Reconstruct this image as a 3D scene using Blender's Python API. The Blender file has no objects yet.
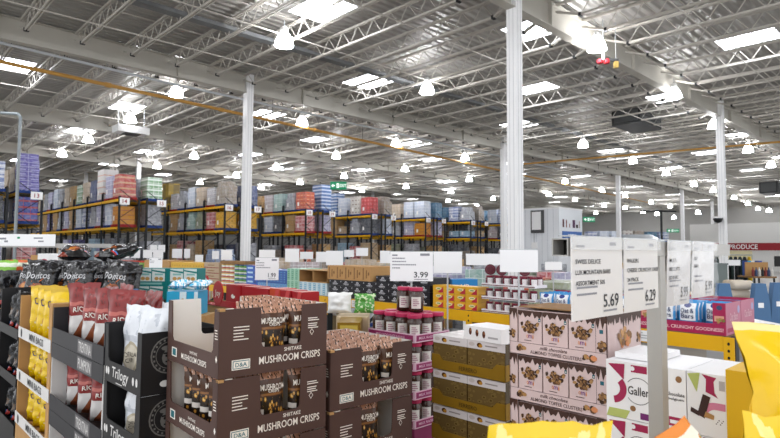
import bpy, bmesh, math, random
from mathutils import Vector, Matrix, noise
S = bpy.context.scene
COL = S.collection
rnd = random.Random(7)
PI = math.pi
# ------------------------------------------------------------------ camera
FPX, TH, PH, RO = 564.2, math.radians(46.19), math.radians(3.239), math.radians(.335)
EYE = Vector((0, 0, 1.7))
F_ = Vector((math.cos(TH), math.sin(TH), 0)); R_ = Vector((math.sin(TH), -math.cos(TH), 0)); U_ = Vector((0, 0, 1))
fw = F_*math.cos(PH)+U_*math.sin(PH); up_ = -F_*math.sin(PH)+U_*math.cos(PH)
rt = R_*math.cos(RO)+up_*math.sin(RO); upv = -R_*math.sin(RO)+up_*math.cos(RO)
cam = bpy.data.cameras.new('camera'); co = bpy.data.objects.new('camera', cam); COL.objects.link(co)
cam.sensor_width = 36; cam.lens = FPX/780*36; cam.clip_start = .05; cam.clip_end = 300
co.matrix_world = Matrix(((rt.x, upv.x, -fw.x, 0), (rt.y, upv.y, -fw.y, 0), (rt.z, upv.z, -fw.z, EYE.z), (0, 0, 0, 1)))
cam.dof.use_dof = True; cam.dof.focus_distance = 2.9; cam.dof.aperture_fstop = 8
S.camera = co
S.view_settings.view_transform = 'Standard'; S.view_settings.look = 'None'; S.view_settings.gamma = 1
S.view_settings.use_curve_mapping = False
def ray(px, py): return fw+rt*((px-390)/FPX)-upv*((py-219)/FPX)
def onX(px, py, x): v = ray(px, py); return EYE+v*(x/v.x)
def onY(px, py, y): v = ray(px, py); return EYE+v*(y/v.y)
def onZ(px, py, z): v = ray(px, py); return EYE+v*((z-1.7)/v.z)
def atD(px, py, d): v = ray(px, py); return EYE+v*(d/v.dot(F_))
FACE = TH-PI/2          # turns a thing's front towards the shopper

# ------------------------------------------------------------------ materials
def lin(h):
    if isinstance(h, str):
        h = h.lstrip('#'); c = [int(h[i:i+2], 16)/255 for i in (0, 2, 4)]
    else: c = list(h)
    return tuple((x/12.92 if x <= .04045 else ((x+.055)/1.055)**2.4) for x in c)+(1,)
MATS = {}
def base(name):
    m = bpy.data.materials.new(name); m.use_nodes = True
    MATS[name] = m
    return m, m.node_tree.nodes, m.node_tree.links, m.node_tree.nodes['Principled BSDF']
def M(name, col=None, rough=.6, metal=0., var=0., vscale=8., bump=0., emit=0., coat=0., alpha=None, trans=0.):
    if name in MATS: return MATS[name]
    m, N, L, b = base(name)
    b.inputs['Base Color'].default_value = lin(col); b.inputs['Roughness'].default_value = rough
    b.inputs['Metallic'].default_value = metal; b.inputs['Specular IOR Level'].default_value = .35
    if coat: b.inputs['Coat Weight'].default_value = coat; b.inputs['Coat Roughness'].default_value = .15
    if trans: b.inputs['Transmission Weight'].default_value = trans
    if emit:
        b.inputs['Emission Color'].default_value = lin(col); b.inputs['Emission Strength'].default_value = emit
    if alpha is not None: b.inputs['Alpha'].default_value = alpha
    if var or bump:
        tc = N.new('ShaderNodeTexCoord'); nz = N.new('ShaderNodeTexNoise'); nz.inputs['Scale'].default_value = vscale
        nz.inputs['Detail'].default_value = 4
        L.new(tc.outputs['Object'], nz.inputs['Vector'])
        if var:
            mx = N.new('ShaderNodeMix'); mx.data_type = 'RGBA'; mx.blend_type = 'MULTIPLY'; mx.inputs[0].default_value = 1
            mx.inputs[6].default_value = lin(col)
            rp = N.new('ShaderNodeMapRange'); rp.inputs[1].default_value = .3; rp.inputs[2].default_value = .7
            rp.inputs[3].default_value = 1-var; rp.inputs[4].default_value = 1+var*.5
            L.new(nz.outputs[0], rp.inputs[0]); L.new(rp.outputs[0], mx.inputs[7]); L.new(mx.outputs[2], b.inputs['Base Color'])
        if bump:
            bp = N.new('ShaderNodeBump'); bp.inputs['Strength'].default_value = bump; bp.inputs['Distance'].default_value = .02
            L.new(nz.outputs[0], bp.inputs['Height']); L.new(bp.outputs[0], b.inputs['Normal'])
    return m
def mathn(N, L, op, a, b=None, c=None):
    n = N.new('ShaderNodeMath'); n.operation = op
    for i, x in enumerate((a, b, c)):
        if x is None: continue
        if isinstance(x, (int, float)): n.inputs[i].default_value = x
        else: L.new(x, n.inputs[i])
    return n.outputs[0]
def UVM(name, col, layers, rough=.35, bump=.0, coat=0., bscale=14):
    """A printed surface: layers over a base colour, laid out in the part's own UV square."""
    if name in MATS: return MATS[name]
    m, N, L, b = base(name)
    b.inputs['Roughness'].default_value = rough; b.inputs['Specular IOR Level'].default_value = .4
    if coat: b.inputs['Coat Weight'].default_value = coat*.6; b.inputs['Coat Roughness'].default_value = .12
    tc = N.new('ShaderNodeTexCoord'); sp = N.new('ShaderNodeSeparateXYZ'); L.new(tc.outputs['UV'], sp.inputs[0])
    u, v = sp.outputs[0], sp.outputs[1]
    cur = None
    for ly in layers:
        k = ly[0]
        if k == 'band':      # v0 v1 col
            mask = mathn(N, L, 'MULTIPLY', mathn(N, L, 'GREATER_THAN', v, ly[1]), mathn(N, L, 'LESS_THAN', v, ly[2])); c = ly[3]
        elif k == 'rect':    # u0 u1 v0 v1 col
            a = mathn(N, L, 'MULTIPLY', mathn(N, L, 'GREATER_THAN', u, ly[1]), mathn(N, L, 'LESS_THAN', u, ly[2]))
            d = mathn(N, L, 'MULTIPLY', mathn(N, L, 'GREATER_THAN', v, ly[3]), mathn(N, L, 'LESS_THAN', v, ly[4]))
            mask = mathn(N, L, 'MULTIPLY', a, d); c = ly[5]
        elif k == 'ell':     # u v ru rv col
            a = mathn(N, L, 'POWER', mathn(N, L, 'DIVIDE', mathn(N, L, 'SUBTRACT', u, ly[1]), ly[3]), 2)
            d = mathn(N, L, 'POWER', mathn(N, L, 'DIVIDE', mathn(N, L, 'SUBTRACT', v, ly[2]), ly[4]), 2)
            mask = mathn(N, L, 'LESS_THAN', mathn(N, L, 'ADD', a, d), 1); c = ly[5]
        elif k == 'diag':    # slope off col : v < slope*u+off
            mask = mathn(N, L, 'LESS_THAN', v, mathn(N, L, 'MULTIPLY_ADD', u, ly[1], ly[2])); c = ly[3]
        elif k == 'spots':   # v0 v1 scale thr col (scattered chips)  optional u-stretch
            vo = N.new('ShaderNodeTexVoronoi'); vo.inputs['Scale'].default_value = ly[3]; L.new(tc.outputs['UV'], vo.inputs['Vector'])
            a = mathn(N, L, 'LESS_THAN', vo.outputs['Distance'], ly[4])
            d = mathn(N, L, 'MULTIPLY', mathn(N, L, 'GREATER_THAN', v, ly[1]), mathn(N, L, 'LESS_THAN', v, ly[2]))
            mask = mathn(N, L, 'MULTIPLY', a, d); c = ly[5]
        elif k == 'noise':   # v0 v1 scale thr col
            nz = N.new('ShaderNodeTexNoise'); nz.inputs['Scale'].default_value = ly[3]; nz.inputs['Detail'].default_value = 3
            L.new(tc.outputs['UV'], nz.inputs['Vector'])
            a = mathn(N, L, 'GREATER_THAN', nz.outputs[0], ly[4])
            d = mathn(N, L, 'MULTIPLY', mathn(N, L, 'GREATER_THAN', v, ly[1]), mathn(N, L, 'LESS_THAN', v, ly[2]))
            mask = mathn(N, L, 'MULTIPLY', a, d); c = ly[5]
        mx = N.new('ShaderNodeMix'); mx.data_type = 'RGBA'
        if cur is None: mx.inputs[6].default_value = lin(col)
        else: L.new(cur, mx.inputs[6])
        mx.inputs[7].default_value = lin(c); L.new(mask, mx.inputs[0]); cur = mx.outputs[2]
    if cur is None: b.inputs['Base Color'].default_value = lin(col)
    else: L.new(cur, b.inputs['Base Color'])
    if bump:
        nz = N.new('ShaderNodeTexNoise'); nz.inputs['Scale'].default_value = bscale; nz.inputs['Detail'].default_value = 2
        L.new(tc.outputs['Object'], nz.inputs['Vector'])
        bp = N.new('ShaderNodeBump'); bp.inputs['Strength'].default_value = bump; bp.inputs['Distance'].default_value = .02
        L.new(nz.outputs[0], bp.inputs['Height']); L.new(bp.outputs[0], b.inputs['Normal'])
    return m
def sat(c):
    g = (c[0]+c[1]+c[2])/3
    return tuple(max(0, (g+(x-g)*1.35)*.82) for x in c[:3])+(1,)
def CARTON(name, c1, c2, mortar, bw=.4, bh=.28, wrap=.25, stripe=None, ms=.012):
    """Stacked cartons under shrink wrap: bricks in the UV (metres), a printed stripe on every carton, milky film over all."""
    if name in MATS: return MATS[name]
    m, N, L, b = base(name)
    b.inputs['Roughness'].default_value = .35
    tc = N.new('ShaderNodeTexCoord')
    br = N.new('ShaderNodeTexBrick'); br.offset = 0.; br.inputs['Scale'].default_value = 1; br.inputs['Mortar Size'].default_value = ms
    br.inputs['Brick Width'].default_value = bw; br.inputs['Row Height'].default_value = bh; br.inputs['Bias'].default_value = 0.
    br.inputs['Color1'].default_value = sat(lin(c1)); br.inputs['Color2'].default_value = sat(lin(c2)); br.inputs['Mortar'].default_value = lin(mortar)
    L.new(tc.outputs['UV'], br.inputs['Vector']); cur = br.outputs['Color']
    if stripe:
        sp = N.new('ShaderNodeSeparateXYZ'); L.new(tc.outputs['UV'], sp.inputs[0])
        fr = mathn(N, L, 'FRACT', mathn(N, L, 'DIVIDE', sp.outputs[1], bh)); fu = mathn(N, L, 'FRACT', mathn(N, L, 'DIVIDE', sp.outputs[0], bw))
        mk = mathn(N, L, 'MULTIPLY', mathn(N, L, 'GREATER_THAN', fr, stripe[0]), mathn(N, L, 'LESS_THAN', fr, stripe[1]))
        if len(stripe) > 3:
            mk = mathn(N, L, 'MULTIPLY', mk, mathn(N, L, 'MULTIPLY', mathn(N, L, 'GREATER_THAN', fu, stripe[3]), mathn(N, L, 'LESS_THAN', fu, stripe[4])))
        mx = N.new('ShaderNodeMix'); mx.data_type = 'RGBA'; L.new(mk, mx.inputs[0]); L.new(cur, mx.inputs[6]); mx.inputs[7].default_value = lin(stripe[2]); cur = mx.outputs[2]
    if wrap:
        nz = N.new('ShaderNodeTexNoise'); nz.inputs['Scale'].default_value = 5; nz.inputs['Detail'].default_value = 5; nz.inputs['Distortion'].default_value = 1.2
        L.new(tc.outputs['UV'], nz.inputs['Vector'])
        rp = N.new('ShaderNodeMapRange'); rp.inputs[1].default_value = .4; rp.inputs[2].default_value = .75; rp.inputs[3].default_value = wrap*.12; rp.inputs[4].default_value = min(.85, wrap*1.5)
        L.new(nz.outputs[0], rp.inputs[0])
        mx = N.new('ShaderNodeMix'); mx.data_type = 'RGBA'; L.new(rp.outputs[0], mx.inputs[0]); L.new(cur, mx.inputs[6]); mx.inputs[7].default_value = lin('#dfe1e6'); cur = mx.outputs[2]
        bp = N.new('ShaderNodeBump'); bp.inputs['Strength'].default_value = .3; bp.inputs['Distance'].default_value = .05
        L.new(nz.outputs[0], bp.inputs['Height']); L.new(bp.outputs[0], b.inputs['Normal'])
    L.new(cur, b.inputs['Base Color'])
    return m

# ------------------------------------------------------------------ mesh builder
class Frame:
    def __init__(s, o, ex, ey): s.o = Vector(o); s.ex = Vector(ex); s.ey = Vector(ey); s.n = s.ex.cross(s.ey)
    def p(s, u, v, off=0.): return s.o+s.ex*u+s.ey*v+s.n*off
def front(y=0, x=0, z=0): return Frame((x, y, z), (1, 0, 0), (0, 0, 1))
def lside(x=0, y=0, z=0): return Frame((x, y, z), (0, -1, 0), (0, 0, 1))      # faces -X
def rside(x=0, y=0, z=0): return Frame((x, y, z), (0, 1, 0), (0, 0, 1))       # faces +X
def topf(z=0, x=0, y=0): return Frame((x, y, z), (1, 0, 0), (0, 1, 0))
_T = {}
def text_mesh(s):
    if s not in _T:
        cu = bpy.data.curves.new('t', 'FONT'); cu.body = s; cu.align_x = 'CENTER'; cu.resolution_u = 2; cu.fill_mode = 'FRONT'; cu.offset = .012
        ob = bpy.data.objects.new('t', cu); COL.objects.link(ob)
        me = bpy.data.meshes.new_from_object(ob.evaluated_get(bpy.context.evaluated_depsgraph_get()))
        vs = [(v.co.x, v.co.y) for v in me.vertices]; ps = [tuple(p.vertices) for p in me.polygons]
        bpy.data.objects.remove(ob); bpy.data.curves.remove(cu); bpy.data.meshes.remove(me)
        x0 = min(a for a, b in vs); x1 = max(a for a, b in vs); y0 = min(b for a, b in vs); y1 = max(b for a, b in vs)
        _T[s] = ([(a-(x0+x1)/2, b-(y0+y1)/2) for a, b in vs], ps, x1-x0, y1-y0)
    return _T[s]
class MB:
    def __init__(s): s.v = []; s.f = []; s.m = []; s.uv = []; s.mats = []
    def mi(s, m):
        if m not in s.mats: s.mats.append(m)
        return s.mats.index(m)
    def add(s, vs, fs, mat, uvs=None):
        b = len(s.v); s.v += [tuple(x) for x in vs]; k = s.mi(mat)
        for i, f in enumerate(fs):
            s.f.append(tuple(b+j for j in f)); s.m.append(k)
            s.uv.append(uvs[i] if uvs else [(0, 0)]*len(f))
        return s
    def box(s, x0, y0, z0, x1, y1, z1, mat, **side):
        vs = [(x0, y0, z0), (x1, y0, z0), (x1, y1, z0), (x0, y1, z0), (x0, y0, z1), (x1, y0, z1), (x1, y1, z1), (x0, y1, z1)]
        w, d, h = x1-x0, y1-y0, z1-z0
        fs = [('bottom', (3, 2, 1, 0), w, d), ('top', (4, 5, 6, 7), w, d), ('front', (0, 1, 5, 4), w, h), ('right', (1, 2, 6, 5), d, h), ('back', (2, 3, 7, 6), w, h), ('left', (3, 0, 4, 7), d, h)]
        b = len(s.v); s.v += vs
        unit = side.get('unit')
        for n, f, a, c in fs:
            s.f.append(tuple(b+j for j in f)); s.m.append(s.mi(side.get(n, mat)))
            if unit: a = c = 1
            s.uv.append([(0, 0), (a, 0), (a, c), (0, c)])
        return s
    def poly(s, fr, pts, mat, off=.001, uvs=None):
        return s.add([fr.p(u, v, off) for u, v in pts], [tuple(range(len(pts)))], mat, [uvs] if uvs else None)
    def rect(s, fr, u0, v0, u1, v1, mat, off=.001):
        return s.poly(fr, [(u0, v0), (u1, v0), (u1, v1), (u0, v1)], mat, off, [(0, 0), (1, 0), (1, 1), (0, 1)])
    def disc(s, fr, cu, cv, ru, rv, mat, off=.001, n=14, a0=0, a1=2*PI):
        return s.poly(fr, [(cu+ru*math.cos(a0+(a1-a0)*i/n), cv+rv*math.sin(a0+(a1-a0)*i/n)) for i in range(n if a1-a0 > 6.2 else n+1)], mat, off)
    def ring(s, fr, cu, cv, r0, r1, mat, off=.001, n=24, a0=0, a1=2*PI):
        for i in range(n):
            a, c = a0+(a1-a0)*i/n, a0+(a1-a0)*(i+1)/n
            s.poly(fr, [(cu+r0*math.cos(a), cv+r0*math.sin(a)), (cu+r1*math.cos(a), cv+r1*math.sin(a)), (cu+r1*math.cos(c), cv+r1*math.sin(c)), (cu+r0*math.cos(c), cv+r0*math.sin(c))], mat, off)
        return s
    def text(s, fr, t, cu, cv, h, mat, w=None, off=.0012, maxw=None, slant=0.):
        vs, ps, tw, th = text_mesh(t)
        sy = h/th; sx = sy
        if w: sx = w/tw
        elif maxw and tw*sx > maxw: sx = maxw/tw
        return s.add([fr.p(cu+a*sx+b*sy*slant, cv+b*sy, off) for a, b in vs], ps, mat)
    def lines(s, fr, u0, v1, w, n, pitch, h, mat, off=.001, seed=1):
        r = random.Random(seed)
        for i in range(n):
            s.rect(fr, u0, v1-i*pitch-h, u0+w*r.uniform(.6, 1), v1-i*pitch, mat, off)
        return s
    def slab(s, fr, pts, th, mat, edge=None, back=None):
        """Outline extruded backwards by th."""
        n = len(pts); A = [fr.p(u, v, 0) for u, v in pts]; B = [fr.p(u, v, -th) for u, v in pts]
        s.add(A, [tuple(range(n))], mat); s.add(B, [tuple(reversed(range(n)))], back or mat)
        for i in range(n):
            j = (i+1) % n; s.add([A[j], A[i], B[i], B[j]], [(0, 1, 2, 3)], edge or mat)
        return s
    def blobs(s, fr, cu, cv, ru, rv, mats, n, r, seed=1, off=.001):
        q = random.Random(seed)
        for i in range(n):
            a = q.uniform(0, 2*PI); k = math.sqrt(q.random())
            u, v = cu+ru*k*math.cos(a), cv+rv*k*math.sin(a); t = q.uniform(0, PI); rr = r*q.uniform(.7, 1.2); e = q.uniform(.6, .9)
            s.poly(fr, [(u+rr*math.cos(t)*math.cos(x)-rr*e*math.sin(t)*math.sin(x), v+rr*math.sin(t)*math.cos(x)+rr*e*math.cos(t)*math.sin(x)) for x in [2*PI*j/7 for j in range(7)]], mats[i % len(mats)], off+.00012*i)
        return s
    def lathe(s, prof, mat, n=16, c=(0, 0), mats=None, cap=True):
        b = len(s.v); m = len(prof)
        for r, z in prof:
            for i in range(n):
                a = 2*PI*i/n; s.v.append((c[0]+r*math.cos(a), c[1]+r*math.sin(a), z))
        for j in range(m-1):
            k = s.mi(mats[j] if mats else mat)
            for i in range(n):
                i2 = (i+1) % n
                s.f.append((b+j*n+i, b+j*n+i2, b+(j+1)*n+i2, b+(j+1)*n+i)); s.m.append(k)
                s.uv.append([(i/n, j/(m-1)), ((i+1)/n, j/(m-1)), ((i+1)/n, (j+1)/(m-1)), (i/n, (j+1)/(m-1))])
        if cap:
            s.f.append(tuple(b+i for i in reversed(range(n)))); s.m.append(s.mi(mats[0] if mats else mat)); s.uv.append([(0, 0)]*n)
            s.f.append(tuple(b+(m-1)*n+i for i in range(n))); s.m.append(s.mi(mats[-1] if mats else mat)); s.uv.append([(0, 0)]*n)
        return s
    def tube(s, p, q, r, mat, n=8):
        p, q = Vector(p), Vector(q); d = (q-p).normalized(); a = d.orthogonal().normalized(); c = d.cross(a)
        vs = [p+(a*math.cos(2*PI*i/n)+c*math.sin(2*PI*i/n))*r for i in range(n)]+[q+(a*math.cos(2*PI*i/n)+c*math.sin(2*PI*i/n))*r for i in range(n)]
        fs = [(i, (i+1) % n, n+(i+1) % n, n+i) for i in range(n)]+[tuple(reversed(range(n))), tuple(range(n, 2*n))]
        return s.add(vs, fs, mat)
    def bar(s, p, q, w, h, mat, upd=(0, 0, 1)):
        p, q = Vector(p), Vector(q); d = (q-p).normalized(); u = Vector(upd)
        if abs(d.dot(u)) > .95: u = Vector((0, 1, 0))
        a = d.cross(u).normalized()*w/2; c = a.cross(d).normalized()*h/2
        vs = [p-a-c, p+a-c, p+a+c, p-a+c, q-a-c, q+a-c, q+a+c, q-a+c]
        return s.add(vs, [(0, 3, 2, 1), (4, 5, 6, 7), (0, 1, 5, 4), (1, 2, 6, 5), (2, 3, 7, 6), (3, 0, 4, 7)], mat)
    def build(s, name, parent=None, loc=(0, 0, 0), rz=0., smooth=False):
        me = bpy.data.meshes.new(name); me.from_pydata(s.v, [], s.f)
        for m in s.mats: me.materials.append(m)
        me.polygons.foreach_set('material_index', s.m)
        ul = me.uv_layers.new(name='uv'); flat = [c for f in s.uv for p in f for c in p]; ul.data.foreach_set('uv', flat)
        if smooth: me.polygons.foreach_set('use_smooth', [True]*len(s.f))
        me.update()
        o = bpy.data.objects.new(name, me); COL.objects.link(o); o.location = loc; o.rotation_euler = (0, 0, rz)
        if parent: o.parent = parent
        return o
def tag(o, label, cat, group=None):
    o['label'] = label; o['category'] = cat
    if group: o['group'] = group
    return o
def empty(name, loc=(0, 0, 0), rz=0., label=None, cat=None, group=None):
    o = bpy.data.objects.new(name, None); COL.objects.link(o); o.location = loc; o.rotation_euler = (0, 0, rz); o.empty_display_size = .1
    if label: tag(o, label, cat, group)
    return o
def struct(o): o['kind'] = 'structure'; return o
KIDS = {}
def clone(o, loc, rz=None, label=None, group=None, rot=None):
    """A copy of a thing with copies of its parts and sub-parts."""
    c = o.copy(); COL.objects.link(c); c.location = loc
    if rz is not None: c.rotation_euler = (0, 0, rz)
    if rot is not None: c.rotation_euler = rot
    if label: c['label'] = label
    if group: c['group'] = group
    for ch in o.children:
        d = ch.copy(); COL.objects.link(d); d.parent = c; d.matrix_parent_inverse = ch.matrix_parent_inverse.copy()
        for g in ch.children:
            e = g.copy(); COL.objects.link(e); e.parent = d
    return c
class Kind:
    """First place() moves the prototype itself, later ones copy it."""
    def __init__(s, make): s.make = make; s.proto = None
    def __call__(s, loc, rz, label, group=None, rot=None):
        if s.proto is None:
            s.proto = s.make(); o = s.proto; o.location = loc; o.rotation_euler = rot if rot is not None else (0, 0, rz); o['label'] = label
            if group: o['group'] = group
            return o
        return clone(s.proto, loc, rz, label, group, rot)
ORD = 'first second third fourth fifth sixth seventh eighth ninth tenth eleventh twelfth thirteenth fourteenth fifteenth sixteenth seventeenth eighteenth'.split()
def bag_mb(w, h, t, mat, seed=0, crinkle=.012, nu=12, nv=16, lean=0., back=None, top=.06):
    """A filled film bag standing up: two puffed skins pinched into flat crimps at top and bottom. Front is -Y."""
    mb = MB(); q = random.Random(seed); so = q.uniform(0, 50)
    def S_(u, v, sgn):
        a = max(0., 1-abs(2*u-1)**2.6); b = 1.
        if v < .12: b = math.sqrt(max(0, v/.12))*.92+.05
        if v > 1-top: b = .02
        elif v > .72: b = .1+.9*math.cos((v-.72)/(1-top-.72)*PI/2)
        y = t/2*a**.5*b
        nz = noise.noise((u*4+so, v*5, sgn*3.))*1.0+noise.noise((u*11+so, v*10, sgn*7.))*.6
        y += crinkle*nz*(.4+.6*a)*min(1, b*3)
        x = (u-.5)*w*(1-.10*b*(1 if .1 < v < .9 else .6))
        zz = max(0., v*h+crinkle*.5*noise.noise((u*5+so, v*3, 9.))*min(1, v*6))
        xx = x+(crinkle*.8*noise.noise((so, v*6, 4.)) if v > .7 else 0)
        return (xx, sgn*y+lean*v*v, zz)
    for sgn, mt in ((-1, mat), (1, back or mat)):
        vs = [S_(i/nu, j/nv, sgn) for j in range(nv+1) for i in range(nu+1)]; fs = []; uv = []
        for j in range(nv):
            for i in range(nu):
                a = j*(nu+1)+i; f = (a, a+1, a+nu+2, a+nu+1); t4 = [(i/nu, j/nv), ((i+1)/nu, j/nv), ((i+1)/nu, (j+1)/nv), (i/nu, (j+1)/nv)]
                if sgn > 0: f = f[::-1]; t4 = t4[::-1]
                fs.append(f); uv.append(t4)
        mb.add(vs, fs, mt, uv)
    mb.S = lambda u, v, off=.003: Vector(S_(u, v, -1))+Vector((0, -off, 0))
    return mb
def bag_text(mb, t, cu, cv, h, w, mat, H, W_, slant=0.):
    vs, ps, tw, th = text_mesh(t)
    mb.add([mb.S(min(1, max(0, cu+(a*w/tw+b/th*h*slant)/W_)), min(1, max(0, cv+b*h/th/H)), .008) for a, b in vs], ps, mat)
# ------------------------------------------------------------------ setting
concrete = M('concrete', '#8f8c86', .35, var=.12, vscale=1.5)
white = M('white_paint', '#e9e9ea', .45)
colw = M('column_paint', '#f1f1f2', .4)
steelw = M('roof_steel', '#bdb8b0', .5, var=.12, vscale=1.2)
girdm = M('girder_paint', '#b9b5ac', .55, var=.10, vscale=.7)
darkgrey = M('dark_grey', '#4a4b4c', .6)
black = M('black_steel', '#1d1f22', .5)
yellow = M('rack_yellow', '#e3ac0c', .45, var=.06, vscale=3)
blk = M('black', '#0d0d0e', .5)
greym = M('grey_steel', '#a3a7aa', .35, .4)
red = M('red_paint', '#8f1722', .5)
X0, X1, Y0, Y1, ZD = -8., 78., -8., 58., 7.64
struct(MB().box(X0, Y0, -.2, X1, Y1, 0, concrete).build('floor'))
dm, N, L, b = base('roof_deck')
b.inputs['Roughness'].default_value = .42; b.inputs['Metallic'].default_value = .25
tc = N.new('ShaderNodeTexCoord'); wv = N.new('ShaderNodeTexWave'); wv.bands_direction = 'Y'; wv.inputs['Scale'].default_value = 1.3; wv.wave_profile = 'SIN'
L.new(tc.outputs['Object'], wv.inputs['Vector']); bp = N.new('ShaderNodeBump'); bp.inputs['Strength'].default_value = .9; bp.inputs['Distance'].default_value = .05
L.new(wv.outputs['Fac'], bp.inputs['Height']); L.new(bp.outputs[0], b.inputs['Normal'])
nz = N.new('ShaderNodeTexNoise'); nz.inputs['Scale'].default_value = .35; nz.inputs['Detail'].default_value = 5; L.new(tc.outputs['Object'], nz.inputs['Vector'])
cr = N.new('ShaderNodeValToRGB'); cr.color_ramp.elements[0].color = lin('#8b8883'); cr.color_ramp.elements[1].color = lin('#b1aea9'); cr.color_ramp.elements[0].position = .3; cr.color_ramp.elements[1].position = .7
L.new(nz.outputs[0], cr.inputs[0]); L.new(cr.outputs[0], b.inputs['Base Color'])
struct(MB().box(X0, Y0, ZD, X1, Y1, ZD+.15, dm).build('ceiling'))
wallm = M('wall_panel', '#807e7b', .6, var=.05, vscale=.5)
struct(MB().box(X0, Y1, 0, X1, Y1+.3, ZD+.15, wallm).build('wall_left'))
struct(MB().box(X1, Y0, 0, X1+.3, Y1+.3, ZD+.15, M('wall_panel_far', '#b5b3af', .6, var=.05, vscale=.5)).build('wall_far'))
# columns of the grid
colmb = MB().box(-.122, -.122, 0, .122, .122, ZD-.02, colw)
for sx in (-1, 1): colmb.box(sx*.05-.008, -.126, .3, sx*.05+.008, -.122, ZD-.3, M('column_edge', '#d5d5d8', .4))
for sy in (-1, 1): colmb.box(-.126, sy*.05-.008, .3, -.122, sy*.05+.008, ZD-.3, M('column_edge'))
colmb.box(-.2, -.2, 0, .2, .2, .03, greym)
c0 = None
spots = [(10.3, 6.85), (9.55, 16.9), (13.2, 37), (12.9, 47.05), (36.6, 40.6), (24.28, 6.79)]
for px, X in ((504, 24.2), (619, 38.1), (683, 52.), (713, 65.9)): p = onX(px, 240, X); spots.append((p.x, p.y))
for x, y in spots:
    if c0 is None: c0 = struct(colmb.build('column')); c = c0
    else: c = c0.copy(); COL.objects.link(c)
    c.location = (x, y, 0)
# girders along X
GY = [-3.2, 6.85, 16.9, 26.95, 37., 47.05, 57.1]
g = MB(); g.box(X0, -.012, 7.0, X1, .012, 7.6, girdm); g.box(X0, -.12, 6.98, X1, .12, 7.0, girdm); g.box(X0, -.12, 7.58, X1, .12, 7.6, girdm)
x = X0+1.2
while x < X1: g.box(x-.012, -.1, 7.0, x+.012, .1, 7.58, girdm); x += 4.63
g0 = None
for y in GY:
    if g0 is None: g0 = struct(g.build('roof_girder')); o = g0
    else: o = g0.copy(); COL.objects.link(o)
    o.location = (0, y, 0)
# open web joists along Y between the girders
LJ = 10.05; j = MB(); zb, zt = 7.12, 7.53
for sx in (-1, 1):
    j.bar((sx*.03, .75, zb), (sx*.03, LJ-.75, zb), .03, .05, steelw); j.bar((sx*.03, .14, zt), (sx*.03, LJ-.14, zt), .03, .05, steelw)
    j.bar((sx*.03, .75, zb), (sx*.03, .14, 7.36), .03, .045, steelw); j.bar((sx*.03, LJ-.75, zb), (sx*.03, LJ-.14, 7.36), .03, .045, steelw)
n = 14; st = (LJ-1.5)/n
for i in range(n):
    a = .75+st*i; j.tube((0, a, zb), (0, a+st/2, zt), .013, steelw, 5); j.tube((0, a+st/2, zt), (0, a+st, zb), .013, steelw, 5)
j.tube((0, .75, zb), (0, .35, zt), .012, steelw, 5); j.tube((0, LJ-.75, zb), (0, LJ-.35, zt), .012, steelw, 5)
for a in (.75, LJ-.75): j.box(-.06, a-.03, zb-.04, .06, a+.03, zb+.04, black)
j0 = None
def inview(p, m=1.35):
    v = p-EYE; d = v.dot(fw)
    return d > .5 and abs(v.dot(rt)/d)*FPX < 390*m and abs(v.dot(upv)/d)*FPX < 219*m
for r_ in range(6):
    X = 18.2-1.27*19
    while X < X1-.5:
        if any(inview(Vector((X, GY[r_]+LJ*t/8, 7.3))) for t in range(9)):
            if j0 is None: j0 = struct(j.build('roof_joist')); o = j0
            else: o = j0.copy(); COL.objects.link(o)
            o.location = (X, GY[r_], 0)
        X += 1.27
# bridging rods across the joists, one line per object
bm_ = MB().tube((X0, 0, 0), (X1, 0, 0), .016, steelw, 5); b0 = None
for r_ in range(6):
    for fy, z in ((2.4, 7.55), (2.4, 7.09), (5.0, 7.55), (5.0, 7.09), (7.6, 7.55), (7.6, 7.09)):
        if b0 is None: b0 = struct(bm_.build('joist_bridging')); o = b0
        else: o = b0.copy(); COL.objects.link(o)
        o.location = (0, GY[r_]+fy, z)
# skylights
sky = M('skylight_panel', '#f4f8ff', .4, emit=7.)
skf = M('skylight_kerb', '#dddddd', .5)
s = MB().box(-.6, -.7, 7.60, .6, .7, 7.635, skf, bottom=sky)
s0 = None
for k in range(-2, 16):
    for jy in range(-1, 9):
        x, y = 3.5+4.7*k, 1.2+6.7*jy+(3.0 if k % 2 else 0)
        if (k == 0 and jy == 2) or x > X1-1 or y > Y1-1 or y < Y0+1 or min(abs(y-gy) for gy in GY) < .85: continue
        if s0 is None: s0 = struct(s.build('skylight')); o = s0
        else: o = s0.copy(); COL.objects.link(o)
        o.location = (x, y, 0)
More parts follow.
